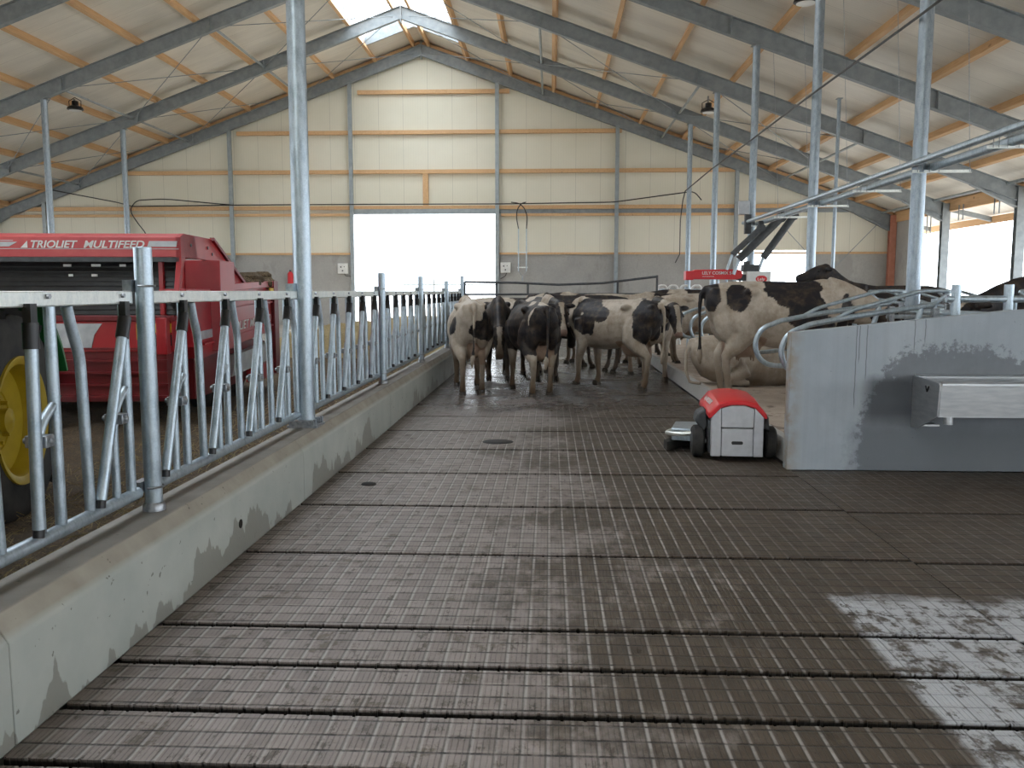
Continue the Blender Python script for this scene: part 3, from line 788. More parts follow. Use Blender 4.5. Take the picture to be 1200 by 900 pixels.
for x, z, lab in ((-8.55, 2.52, 'small white switch box on the concrete left of the gable door'), (-1.84, 2.55, 'small white switch box on the concrete right of the gable door')):
    e = empty('switch_box', (x, 35.21, z)); tag(e, lab, 'switch box')
    part(MB().box(-.21, .21, -.12, 0, -.21, .21), 'housing', M['whitepaint'], e, bevel=.01)
    part(MB().lathe([(.03, -.15), (.03, -.12)], (-.07, 0, .06), 10, 'y').lathe([(.03, -.15), (.03, -.12)], (-.0, 0, -.09), 10, 'y').lathe([(.02, -.14), (.02, -.12)], (.07, 0, .07), 10, 'y'), 'buttons', M['darkgrey'], e)
    part(MB().tube(smooth_path([(.05, -.05, -.2), (.0, -.05, -.34), (-.2, -.04, -.45)] if x > -5 else [(.05, -.05, -.2), (.1, -.05, -.3), (.4, -.04, -.33)], .05), .012, 6), 'cable', M['cable'], e)
e = empty('fire_extinguisher', (-10.75, 35.14, 1.86)); tag(e, 'small red fire extinguisher on the gable concrete beside the tall curb column', 'fire extinguisher')
part(MB().lathe([(.0, -.0), (.10, .01), (.115, .05), (.115, .45), (.06, .52), (.03, .54)], (0, 0, 0), 16), 'tank', M['cosmixred'], e)
part(MB().box(-.03, .03, -.03, .03, .53, .60), 'valve', M['black'], e)
for (x, y, z), lab in (((-15.3, 27.6, 7.42), 'black high-bay lamp under the roof above the feed wagon'), ((4.96, 28.0, 7.25), 'black high-bay lamp near the farther cubicle columns'), ((5.15, 18.3, 7.45), 'black high-bay lamp at the top edge near the cubicle columns')):
    e = empty('high_bay_lamp', (x, y, z)); tag(e, lab, 'lamp')
    zz = low(x)+RD+.02-z
    part(MB().bar((-.02, 0, .1), (-.02, 0, zz), .05, .05), 'hanger', M['bolt'], e)
    part(MB().lathe([(.05, .26), (.10, .24), (.10, .12), (.23, .05), (.25, -.02), (.20, -.04)], (0, 0, 0), 20), 'housing', M['black'], e)
    part(MB().lathe([(.0, -.035), (.19, -.045), (.19, -.055), (0, -.06)], (0, 0, 0), 20), 'lens', M['whitepaint'], e)
    part(MB().tube([(-.19, 0, .03), (-.2, 0, .25), (0, 0, .36), (.2, 0, .25), (.19, 0, .03)], .014, 6), 'yoke', M['black'], e)
# curtain ropes in the right side opening
for i, y in enumerate((32.0, 31.7, 29.6, 29.3, 27.3, 27.0, 25.0, 24.7)):
    tag(MB().tube([(13.62, y, 3.95 if i > 1 else 3.6), (13.62, y, 4.45)], .022, 6).build('curtain_guide', M['steel']), 'short dark vertical guide hanging in the right side opening', 'guide rod', 'guides in the side opening')

# ================================================================== concentrate feeder (red) and augers
def feeder():
    e = empty('cow_feeder', (3.2, 20.5, 0)); tag(e, 'red and white concentrate feeder standing behind the large cow', 'feeder')
    bx = part(MB().prism([(.0, 1.86), (.18, 1.86), (.18, 1.88), (1.2, 1.87), (1.3, 1.90), (1.33, 1.98), (1.30, 2.07), (1.2, 2.11), (.22, 2.10), (.18, 2.07), (0, 2.07)], 'y', 0, .35), 'red_hood', M['cosmixred'], e, bevel=.015)
    text_obj('lettering', 'LELY COSMIX S', .10, M['whitepaint'], bx, (.38, -.004, 1.99), width=.68, offset=.001)
    text_obj('lettering', 'concentrate', .045, M['whitepaint'], bx, (.38, -.004, 1.93), width=.28)
    part(MB().tube([(.78, .15, 1.87), (.86, .15, .0)], .03, 8).tube([(.98, .15, 1.87), (1.15, .15, .0)], .03, 8).tube([(1.3, .15, 1.87), (1.2, .15, .0)], .03, 8).tube([(.1, .15, 1.86), (.1, .15, .0)], .03, 8), 'stand', M['galv'], e)
    hp = part(MB().box(1.42, 1.98, .05, .45, 1.80, 2.06).prism([(1.42, 2.06), (1.98, 2.06), (1.98, 1.5), (1.62, 1.5), (1.42, 1.78)], 'y', -.02, .05), 'white_hopper', M['whitepaint'], e, bevel=.01)
    rg = part(MB().ell((1.76, -.024, 1.88), (.135, .004, .085), 20, 8), 'oval_badge', M['cosmixred'], hp)
    text_obj('lettering', 'Lely', .09, M['whitepaint'], rg, (1.67, -.03, 1.85), width=.17, offset=.001)
    part(MB().box(1.36, 1.72, .05, .4, 2.06, 2.22).box(1.40, 1.5, .05, .3, 2.22, 2.30), 'drive_unit', M['darkgrey'], e, bevel=.01)
    part(MB().box(1.24, 1.45, .05, .3, 1.84, 1.99), 'motor', M['darkgrey'], e, bevel=.02)
    return e
feeder()
for a, b, r, lab in (((5.72, 20.7, 3.36), (5.04, 20.7, 2.38), .085, 'dark slanting auger tube, rightmost of the three above the white opening'), ((5.36, 20.45, 3.30), (4.42, 20.45, 2.34), .095, 'dark slanting auger tube, middle one ending above the red feeder'), ((4.86, 20.25, 3.05), (4.22, 20.25, 2.44), .07, 'dark slanting auger tube, leftmost one beside the grey box')):
    e = empty('auger_tube', a); tag(e, lab, 'auger', 'feeder auger tubes')
    d_ = Vector(b)-Vector(a)
    part(MB().tube([(0, 0, 0), d_], r, 14), 'tube', M['darkgrey'], e)
    part(MB().lathe([(r+.02, -.08), (r+.02, .08)], (0, 0, 0), 12, 'y').box(-.05, .05, -.05, .05, -.02, .16), 'end_motor', M['darkgrey'], e)
    part(MB().tube([d_, d_+Vector((-.12, 0, -.35))], r*.45, 10), 'drop_spout', M['galv'], e)
e = empty('control_box', (4.58, 20.84, 3.1)); tag(e, 'grey electric control box mounted on the cubicle column', 'control box')
part(MB().box(-.13, .12, -.1, 0, .3, .62), 'housing', M['silver'], e, bevel=.01); part(MB().box(0.02, .16, -.12, 0, -.15, .3), 'terminal', M['darkgrey'], e)

# small drinking posts behind the cows
for i, x in enumerate((2.85, 3.14, 3.46, 3.76)):
    e = empty('hoop_frame', (x, 23, 0)); 
    P_ = [(-.0, 0, 0), (0, 0, 1.68), (.05, 0, 1.74), (.19, 0, 1.74), (.24, 0, 1.68), (.24, 0, 0)]
    tag(e, 'rounded white metal loop frame standing behind the herd', 'frame', 'white loop frames behind the herd')
    part(MB().tube(smooth_path(P_, .06), .032, 8), 'hoop', M['whitepaint'], e); part(MB().box(.04, .20, -.01, .01, 1.2, 1.66), 'panel', M['galv'], e)

# ================================================================== manure robot
def robot():
    e = empty('barn_cleaning_robot', (1.76, 8.0, 0), -.06); tag(e, 'grey barn cleaning robot with red lid beside the concrete wall', 'robot')
    W = .235
    prof = [(-W, .045), (-W, .40), (-.155, .49), (-.06, .512), (.06, .512), (.155, .49), (W, .40), (W, .045)]
    part(MB().prism([(-W, .045), (-W, .425), (-.15, .505), (-.14, .06), (-.15, .045)], 'y', 0, .06), 'corner_panel', M['robotgrey'], e, bevel=.012)
    part(MB().prism([(W, .045), (W, .425), (.15, .505), (.14, .06), (.15, .045)], 'y', 0, .06), 'corner_panel', M['robotgrey'], e, bevel=.012)
    fp = part(MB().prism([(-.143, .315), (.143, .315), (.148, .49), (.06, .518), (-.06, .518), (-.148, .49)], 'y', -.006, .05), 'upper_front_panel', M['robotgrey'], e, bevel=.006)
    lp = part(MB().box(-.14, .14, -.006, .05, .05, .305), 'lower_front_panel', M['robotgrey'], e, bevel=.005)
    part(MB().prism([(-.04+.012*math.cos(a)-.0, .175+.015*math.sin(a)) for a in [PI/2+PI*k/6 for k in range(7)]] + [(.04+.012*math.cos(a), .175+.015*math.sin(a)) for a in [-PI/2+PI*k/6 for k in range(7)]], 'y', -.009, -.004), 'hand_slot', M['black'], lp)
    part(MB().prism([(-W+.01, .06), (-W+.01, .40), (-.15, .49), (.15, .49), (W-.01, .40), (W-.01, .06)], 'y', .05, .92), 'chassis', M['darkgrey'], e)
    part(MB().box(-W-.01, -W+.02, .08, .5, .06, .36), 'side_tank', M['darkgrey'], e, bevel=.01)
    # red lid
    rings = []
    for y, zs, ws in ((-.012, .0, 1.0), (.03, .012, 1.01), (.25, .035, 1.02), (.6, .045, 1.0), (.86, .02, .97), (.93, -.03, .9)):
        R = []
        for p in [(-.262, .400), (-.258, .435), (-.175, .530), (-.08, .556), (0, .562), (.08, .556), (.175, .530), (.258, .435), (.262, .400), (.240, .40), (.15, .495), (.06, .520), (-.06, .520), (-.15, .495), (-.240, .40)]:
            R.append((p[0]*ws, y, p[1]+(zs if abs(p[0]) < .2 else zs*.6)))
        rings.append(R)
    lid = part(MB().rings(rings), 'red_lid', M['robotred'], e, bevel=.008)
    tx_ = text_obj('lettering', 'Lely DISCOVERY', .065, M['whitepaint'], lid, (0, 0, 0), width=.45, shear=.2)
    orient(tx_, (0, -1, 0), (.08, 0, .105), (-.232, .62, .502))
    # bumper, sensor tower, wheels, wing
    part(MB().prism([(-.36, .34), (-.34, .42), (-.26, .46), (-.24, .30), (-.28, .24)], 'y', .18, .42), 'side_bumper', M['darkgrey'], e, bevel=.02)
    part(MB().prism([(.24, .30), (.26, .42), (.30, .40), (.31, .26)], 'y', .12, .42), 'side_bumper', M['darkgrey'], e, bevel=.015)
    for sx in (-1, 1):
        wl = part(MB().lathe([(.03, -.055), (.125, -.055), (.148, -.035), (.15, 0), (.148, .035), (.125, .055), (.03, .055)], (sx*.33, .25, .15), 28, 'x'), 'wheel', M['rubber'], e)
        part(MB().lathe([(.0, -.062), (.07, -.060), (.075, -.05), (.075, .05), (.07, .060), (0, .062)], (sx*.33, .25, .15), 20, 'x'), 'hub', M['darkgrey'], wl)
        part(MB().tube([(sx*.2, .25, .15), (sx*.3, .25, .15)], .03, 10), 'axle', M['bolt'], e)
    part(MB().prism([(-.55, .55), (-.24, .45), (-.24, 1.0), (-.47, 1.0)], 'z', .20, .215).prism([(-.55, .55), (-.53, .53), (-.24, .44), (-.24, .46)], 'z', .10, .21), 'wing_plate', M['galv'], e, bevel=.004)
    part(MB().tube(smooth_path([(-.25, .32, .22), (-.50, .34, .19), (-.60, .45, .18), (-.58, .60, .17), (-.40, .9, .17), (0, 1.12, .17), (.40, .95, .17), (.45, .6, .17), (.25, .55, .17)], .1), .022, 10), 'bumper_ring', M['galv_light'], e)
    part(MB().prism([(-.60, .40), (-.62, .55), (-.2, 1.1), (.4, .95), (.42, .9), (-.15, 1.0), (-.52, .52)], 'z', .015, .10), 'scraper', M['rubber'], e)
    e.scale = (1.03, 1.03, 1.03)
    return e
robot()

# ================================================================== feed wagon
def wagon():
    th = math.radians(5)
    ox, oy = -3.62, 8.3                      # front right corner
    e = empty('feed_mixer_wagon', (ox, oy, .2), th); tag(e, 'red feed wagon standing crosswise on the feed alley behind the headlocks', 'feed wagon')
    # local: x to the right (0 = corner), -x width, y backwards, z above alley
    D = -.2
    WD = 2.6
    # hood across the front
    hd = part(MB().prism([(0, 1.93+D), (-.0, 2.125+D), (.12, 2.165+D), (.45, 2.165+D), (.5, 1.93+D)], 'x', -WD, -.0), 'hood', M['redfade'], e, bevel=.006)
    z0 = 2.045+D-.0
    text_obj('lettering', 'TRIOLIET', .098, M['whitepaint'], hd, (-1.43, -.004, 2.020+D), shear=.28, width=.445, offset=.002)
    text_obj('lettering', 'MULTIFEED', .098, M['whitepaint'], hd, (-.93, -.004, 2.020+D), shear=.28, width=.585, offset=.002)
    o = MB().prism([(-1.53, 2.018), (-1.465, 2.018), (-1.465, 2.085)], 'y', -.006, .0); 
    for v_ in range(len(o.v)): o.v[v_] = (o.v[v_][0], o.v[v_][1], o.v[v_][2]+D)
    part(o, 'emblem', M['whitepaint'], hd)
    st = MB().prism([(-WD, 2.03+D), (-1.64, 2.03+D), (-1.56, 2.075+D), (-WD, 2.075+D)], 'y', -.005, .0)
    st.prism([(-.32, 2.03+D), (-.30, 2.085+D), (-.03, 2.085+D), (-.04, 2.03+D)], 'y', -.005, 0)
    st.box(-WD, -1.6, -.004, 0, 2.085+D, 2.092+D).box(-WD, -.02, -.004, 0, 2.006+D, 2.012+D)
    part(st, 'white_stripe', M['silver'], hd)
    part(MB().box(-WD, -.02, .0, .06, 1.885+D, 1.93+D), 'lower_edge', M['darkgrey'], e)
    # dark slatted roller behind
    sl = MB().box(-WD, -.08, .16, .20, 1.35+D, 1.9+D)
    for k in range(11):
        z = 1.37+D+k*.047; sl.prism([(.14, z), (.16, z+.012), (.16, z+.042), (.155, z+.042)], 'x', -WD, -.08)
    part(sl, 'slatted_shutter', M['black'], e)
    for x, z, wd in ((-1.16, 1.853, .075), (-.88, 1.853, .09), (-.62, 1.853, .06), (-1.13, 1.755, .04), (-.90, 1.755, .055)):
        part(MB().box(x-wd/2, x+wd/2, .13, .141, z+D-.012, z+D+.012), 'reflector', M['whitepaint'], e)
    # lower front body, ribbed
    fb = MB().box(-WD, -.12, .02, .6, 1.0+D, 1.30+D); part(fb, 'front_panel', M['redpaint'], e, bevel=.006)
    lb = MB().box(-WD, -.20, .05, .6, .50+D, 1.0+D)
    for z in (1.02, .90, .78, .66, .54): lb.box(-WD, -.18, .005, .06, z+D, z+.022+D)
    part(lb, 'ribbed_panel', M['darkred'], e)
    part(MB().box(-WD, -.1, .0, .1, 1.30+D, 1.36+D), 'cross_beam', M['darkred'], e, bevel=.01)
    part(MB().prism([(-1.30, 1.28+D), (-.80, 1.28+D), (-.88, 1.17+D), (-.92, 1.02+D), (-1.18, 1.02+D), (-1.22, 1.17+D), (-1.30, 1.2+D)], 'y', .012, .02), 'grey_patch', M['silver'], e)
    part(MB().box(-.47, -.36, .012, .02, 1.12+D, 1.28+D).box(-.35, -.13, .012, .02, 1.19+D, 1.28+D).box(-.36, -.30, .012, .02, 1.12+D, 1.185+D), 'warning_label', M['yellowlabel'], e)
    part(MB().box(-.29, -.13, .012, .02, 1.06+D, 1.17+D), 'info_label', M['black'], e)
    part(MB().box(-.24, -.14, -.10, .04, .98+D, 1.34+D), 'side_bracket', M['redpaint'], e, bevel=.01)
    # right side plate (faces the cow walkway)
    part(MB().prism([(.0, 1.88+D), (.0, 2.125+D), (.10, 2.165+D), (1.05, 2.165+D), (2.2, 1.72+D), (2.2, 1.62+D), (1.45, 1.62+D), (1.45, 1.93+D), (.12, 1.93+D), (-.05, 1.55+D), (-.12, 1.55+D)], 'x', -.05, .0), 'side_plate', M['redpaint'], e, bevel=.004)
    part(MB().bar((.005, 1.0, 2.165+D), (.005, 2.25, 1.69+D), .035, .05, (1, 0, 0)), 'plate_edge', M['darkred'], e)
    for yb, zb in ((.30, 2.06), (.85, 2.06), (1.0, 2.0)): part(MB().lathe([(.018, 0), (.018, .008)], (.0, yb, zb+D), 10, 'x'), 'plate_bolt', M['black'], e)
    part(MB().box(-.26, -.22, .10, .80, 1.0+D, 1.95+D), 'recess_panel', M['redpaint'], e)
    part(MB().prism([(-.22, .74), (.12, .86), (.12, 1.42), (-.22, 1.45)], 'z', .95+D, 1.93+D), 'side_column', M['redpaint'], e, bevel=.008)
    part(MB().box(-.20, .06, -.08, .70, 1.55+D, 1.62+D), 'side_ledge', M['redpaint'], e, bevel=.006)
    # rear tub, rising slightly to the back
    tub = part(MB().prism([(.30, 1.02+D), (.50, .88+D), (3.8, .95+D), (3.8, 1.62+D), (1.05, 1.60+D), (.95, 1.56+D), (.30, 1.50+D)], 'x', -WD, .02), 'tub', M['redpaint'], e, bevel=.01)
    tub.rotation_euler = (math.radians(1.6), 0, 0)
    part(MB().box(.02, .06, 1.45, 3.6, 1.56+D, 1.64+D), 'tub_rail', M['redpaint'], tub, bevel=.006)
    part(MB().box(.02, .05, 1.4, 3.6, 1.34+D, 1.36+D), 'tub_rib', M['redpaint'], tub); part(MB().box(.02, .05, .5, 3.6, 1.02+D, 1.04+D), 'tub_rib', M['redpaint'], tub)
    part(MB().box(.02, .07, 3.55, 3.8, .45+D, 1.74+D), 'rear_post', M['darkred'], e, bevel=.006)
    part(MB().box(.06, .075, 3.3, 3.5, 1.55+D, 1.64+D), 'side_lamp', M['yellowlabel'], e)
    text_obj('lettering', 'TRIOLIET MULTIFEED', .15, M['whitepaint'], tub, (.024, 1.45, 1.08+D), rot=(PI/2, 0, PI/2), shear=.25, width=2.1, offset=.001)
    part(MB().box(.022, .026, .45, 1.35, 1.08+D, 1.17+D), 'white_stripe', M['silver'], tub)
    part(MB().prism([(1.5, .60+D), (3.3, .66+D), (3.3, .90+D), (1.7, .84+D)], 'x', -.06, .03), 'grey_skirt', M['silver'], e)
    part(MB().prism([(.62, .45+D), (3.7, .45+D), (3.7, .9+D), (.62, 1.2+D)], 'x', -WD+.1, -.12), 'chassis', M['darkred'], e)
    part(MB().prism([(2.6, .42+D), (3.8, .42+D), (3.8, .66+D), (2.6, .60+D)], 'x', -.1, .03), 'rear_chassis', M['redpaint'], e)
    # load showing on top
    ld = MB(); rn = random.Random(5)
    for k in range(40):
        a = rn.uniform(2.6, 3.7); x = rn.uniform(-.7, -.02)
        ld.ell((x, a, 1.68+D+rn.uniform(0, .13)), (.12, .14, .08), 7, 5, Matrix.Rotation(rn.uniform(0, 3), 3, 'Z'))
    part(ld, 'load', M['straw'], e)['kind'] = 'stuff'
    part(MB().tube([(-1.2, 1.6, 1.70+D), (-.05, 3.3, 1.72+D)], .09, 14).box(-2.3, -.4, 1.5, 3.4, 1.6+D, 1.74+D), 'inner_auger', M['rubber'], e)
    for sx in (-.35, -WD+.35):
        for y in (1.7, 2.7):
            w_ = part(MB().lathe([(.16, -.12), (.34, -.13), (.40, -.09), (.41, 0), (.40, .09), (.34, .13), (.16, .12)], (sx, y, .41), 32, 'x', False), 'wheel', M['rubber'], e)
            part(MB().lathe([(.0, -.1), (.17, -.1), (.2, -.125), (.21, .125), (.17, .1), (0, .1)], (sx, y, .41), 24, 'x'), 'rim', M['whitepaint'], w_)
    part(MB().bar((-1.3, 0, .55), (-1.3, -1.6, .5), .12, .14), 'drawbar', M['darkred'], e)
    return e
wagon()

# ================================================================== tractor (its front wheel shows at the left edge)
def tractor():
    e = empty('tractor', (-3.30, 4.82, .2), math.radians(12)); tag(e, 'green tractor with yellow wheel rims behind the nearest fence panel', 'tractor')
    def wheel(x, y, R, rr, wd, name='front_wheel'):
        prof_ = [(rr, -wd*.46), (R*.86, -wd*.5), (R*.97, -wd*.42), (R, -wd*.2), (R, wd*.2), (R*.97, wd*.42), (R*.86, wd*.5), (rr, wd*.46)]
        m = MB().lathe(prof_, (x, y, R), 48, 'x', False)
        for k in range(22):
            for s_ in (-1, 1):
                a = 2*PI*(k+(.25 if s_ > 0 else -.25))/22
                c0 = Vector((x+s_*wd*.46, y+math.cos(a)*(R+.005), R+math.sin(a)*(R+.005)))
                a2 = a+.14; c1 = Vector((x, y+math.cos(a2)*(R+.012), R+math.sin(a2)*(R+.012)))
                m.bar(c0, c1, .035, .05, (c0-Vector((x, y, R))))
        w_ = part(m, name, M['rubber'], e)
        part(MB().lathe([(.02, .02*wd), (rr*.45, .02*wd), (rr*.5, .12*wd), (rr*.86, .18*wd), (rr*.9, .46*wd), (rr*1.0, .5*wd), (rr*1.03, .5*wd), (rr*1.03, -.5*wd), (rr*.95, -.5*wd), (rr*.9, .1*wd)], (x, y, R), 40, 'x'), 'rim', M['yellow'], w_)
        b_ = MB().lathe([(0, .02*wd), (rr*.2, .02*wd), (rr*.2, .30*wd), (0, .34*wd)], (x, y, R), 20, 'x')
        for k in range(8): b_.lathe([(.014, .1*wd), (.014, .2*wd)], (x, y+math.cos(k*PI/4)*rr*.36, R+math.sin(k*PI/4)*rr*.36), 6, 'x')
        part(b_, 'hub', M['yellow'], w_)
    wheel(0, 0, .64, .37, .40); wheel(-1.75, 0, .64, .37, .40)
    wheel(-.02, -2.5, .88, .5, .50, 'rear_wheel'); wheel(-1.75, -2.5, .88, .5, .50, 'rear_wheel')
    for x in (0, -1.75):
        fa = [(math.cos(math.radians(a))*.76, .64+math.sin(math.radians(a))*.76) for a in range(18, 150, 8)]
        fi = [(p[0]*.97, .64+(p[1]-.64)*.965) for p in reversed(fa)]
        part(MB().prism(fa+fi, 'x', x-.22, x+.22), 'front_fender', M['green'], e)
    part(MB().prism([(-1.6, .75), (-1.6, 1.55), (.2, 1.45), (.62, 1.30), (.70, .75)], 'x', -1.2, -.55), 'bonnet', M['green'], e, bevel=.05)
    part(MB().box(-1.7, -.05, -.08, .08, .55, .72), 'front_axle', M['darkgrey'], e)
    part(MB().prism([(-3.1, 1.0), (-3.1, 2.55), (-1.5, 2.55), (-1.35, 1.4), (-1.5, 1.0)], 'x', -1.6, -.15), 'cab_glass', M['glass'], e, bevel=.05)
    part(MB().box(-1.7, -.05, -3.2, -1.4, 2.53, 2.68), 'cab_roof', M['green'], e, bevel=.05)
    part(MB().box(-1.3, -.45, -3.1, .4, .45, 1.0), 'transmission', M['darkgrey'], e, bevel=.03)
    for x in (-.02, -1.75):
        fa = [(-2.5+math.cos(math.radians(a))*1.0, .88+math.sin(math.radians(a))*1.0) for a in range(10, 160, 10)]
        fi = [(-2.5+(p[0]+2.5)*.96, .88+(p[1]-.88)*.96) for p in reversed(fa)]
        part(MB().prism(fa+fi, 'x', x-.26, x+.26), 'rear_fender', M['green'], e)
    part(MB().prism([(.72, 1.02), (.95, .95), (1.02, 1.1), (.95, 1.28), (.72, 1.30)], 'x', -1.0, -.62).box(-.95, -.7, .6, .9, .5, 1.1), 'front_weight', M['silver'], e, bevel=.01)
    return e
tractor()

# ================================================================== fodder and hay
def heap(name, x0, x1, y0, y1, base, h, mat, seed, label, cat, edge=.25, res=.07, kind='stuff'):
    nx = int((x1-x0)/res); ny = int((y1-y0)/res); m = MB(); v = []
    for j in range(ny+1):
        for i in range(nx+1):
            x = x0+(x1-x0)*i/nx; y = y0+(y1-y0)*j/ny
            ex = min((x-x0), (x1-x), (y-y0), (y1-y))/edge; ex = max(0, min(1, ex)); ex = ex*ex*(3-2*ex)
            n_ = noise.noise(Vector((x*1.3+seed, y*1.1, 0)))*.5+.5; n2_ = noise.noise(Vector((x*7, y*7, seed)))
            n3_ = noise.noise(Vector((x*19, y*19, seed)))
            v.append((x, y, base-.03*(1-ex)+ex*(h*(.3+n_*.9)+n2_*.02+n3_*.012)))
    f = [(j*(nx+1)+i, j*(nx+1)+i+1, (j+1)*(nx+1)+i+1, (j+1)*(nx+1)+i) for j in range(ny) for i in range(nx)]
    m.add(v, f); o = m.build(name, mat); tag(o, label, cat, kind=kind)
    return o
heap('straw_litter', -3.6, -2.165, 1.0, 17.2, .235, .07, M['straw'], 1.3, 'brown loose fodder spread along the foot of the headlock fence', 'fodder', .2, .05)
heap('straw_scatter', -11.0, -3.35, 1.0, 17.2, .225, .03, M['straw'], 4.4, 'layer of trodden straw on the feed alley around the wagon', 'straw', .2, .09)
rn = random.Random(8)
hb = MB()
heap('hay_pile', -7.2, -2.3, 17.3, 33, .22, .50, M['hay'], 7.7, 'pale sunlit hay spread on the feed alley before the gable door', 'hay', 1.2, .10)
# loose stalks
st = MB(); rn = random.Random(2)
for k in range(5200):
    y = 2.2+rn.random()**1.6*15; x = -2.16-rn.random()**1.3*1.3
    a = rn.uniform(0, PI); L = rn.uniform(.03, .11); z = .25+rn.uniform(.0, .09)*(1 if x < -2.25 else .3)
    dx, dy = math.cos(a)*L, math.sin(a)*L; dz = rn.uniform(-.03, .05)
    st.add([(x, y, z), (x+.004, y+.003, z), (x+dx+.004, y+dy+.003, z+dz), (x+dx, y+dy, z+dz), (x+dx/2, y+dy/2, z+dz/2+.006)], [(0, 1, 4), (1, 2, 4), (2, 3, 4), (3, 0, 4)])
tag(st.build('loose_straw', M['hay'], smooth=False), 'loose straw stalks lying along the inner foot of the fence', 'straw', kind='stuff')
# manure pats on the walkway
for x, y, s_ in ((-.55, 8.95, .13), (-1.5, 6.9, .05)):
    tag(MB().ell((x, y, .004), (s_*1.3, s_, .018), 14, 6).build('manure_pat', M['pit']), 'dark flat manure pat on the grooved floor' + (', larger one in the middle' if s_ > .1 else ', small one near the curb'), 'manure')

# ================================================================== cows
WHITE = (.50, .435, .36); BLACK = (.012, .011, .014); DIRT = (.15, .10, .065); PINK = (.36, .25, .19)
def ring(x, zc, w_, hu, hd, n=20, topk=.35, ydir=None, rot=None, cx=0):
    R = []
    for k in range(n):
        a = 2*PI*k/n; c_, s_ = math.cos(a), math.sin(a)
        yy = w_*c_*(1-topk*max(s_, 0)**2); zz = (hu if s_ > 0 else hd)*s_
        R.append(Vector((x, yy, zc+zz)))
    return R
def oring(c, d, w_, h_, n=14):
    """oriented ellipse ring: w_ sideways, h_ in the vertical plane of d"""
    d = Vector(d).normalized(); side = Vector((0, 0, 1)).cross(d)
    if side.length < .1: side = Vector((0, 1, 0))
    side.normalize(); u = d.cross(side)
    return [Vector(c)+side*w_*math.cos(2*PI*k/n)+u*h_*math.sin(2*PI*k/n) for k in range(n)]

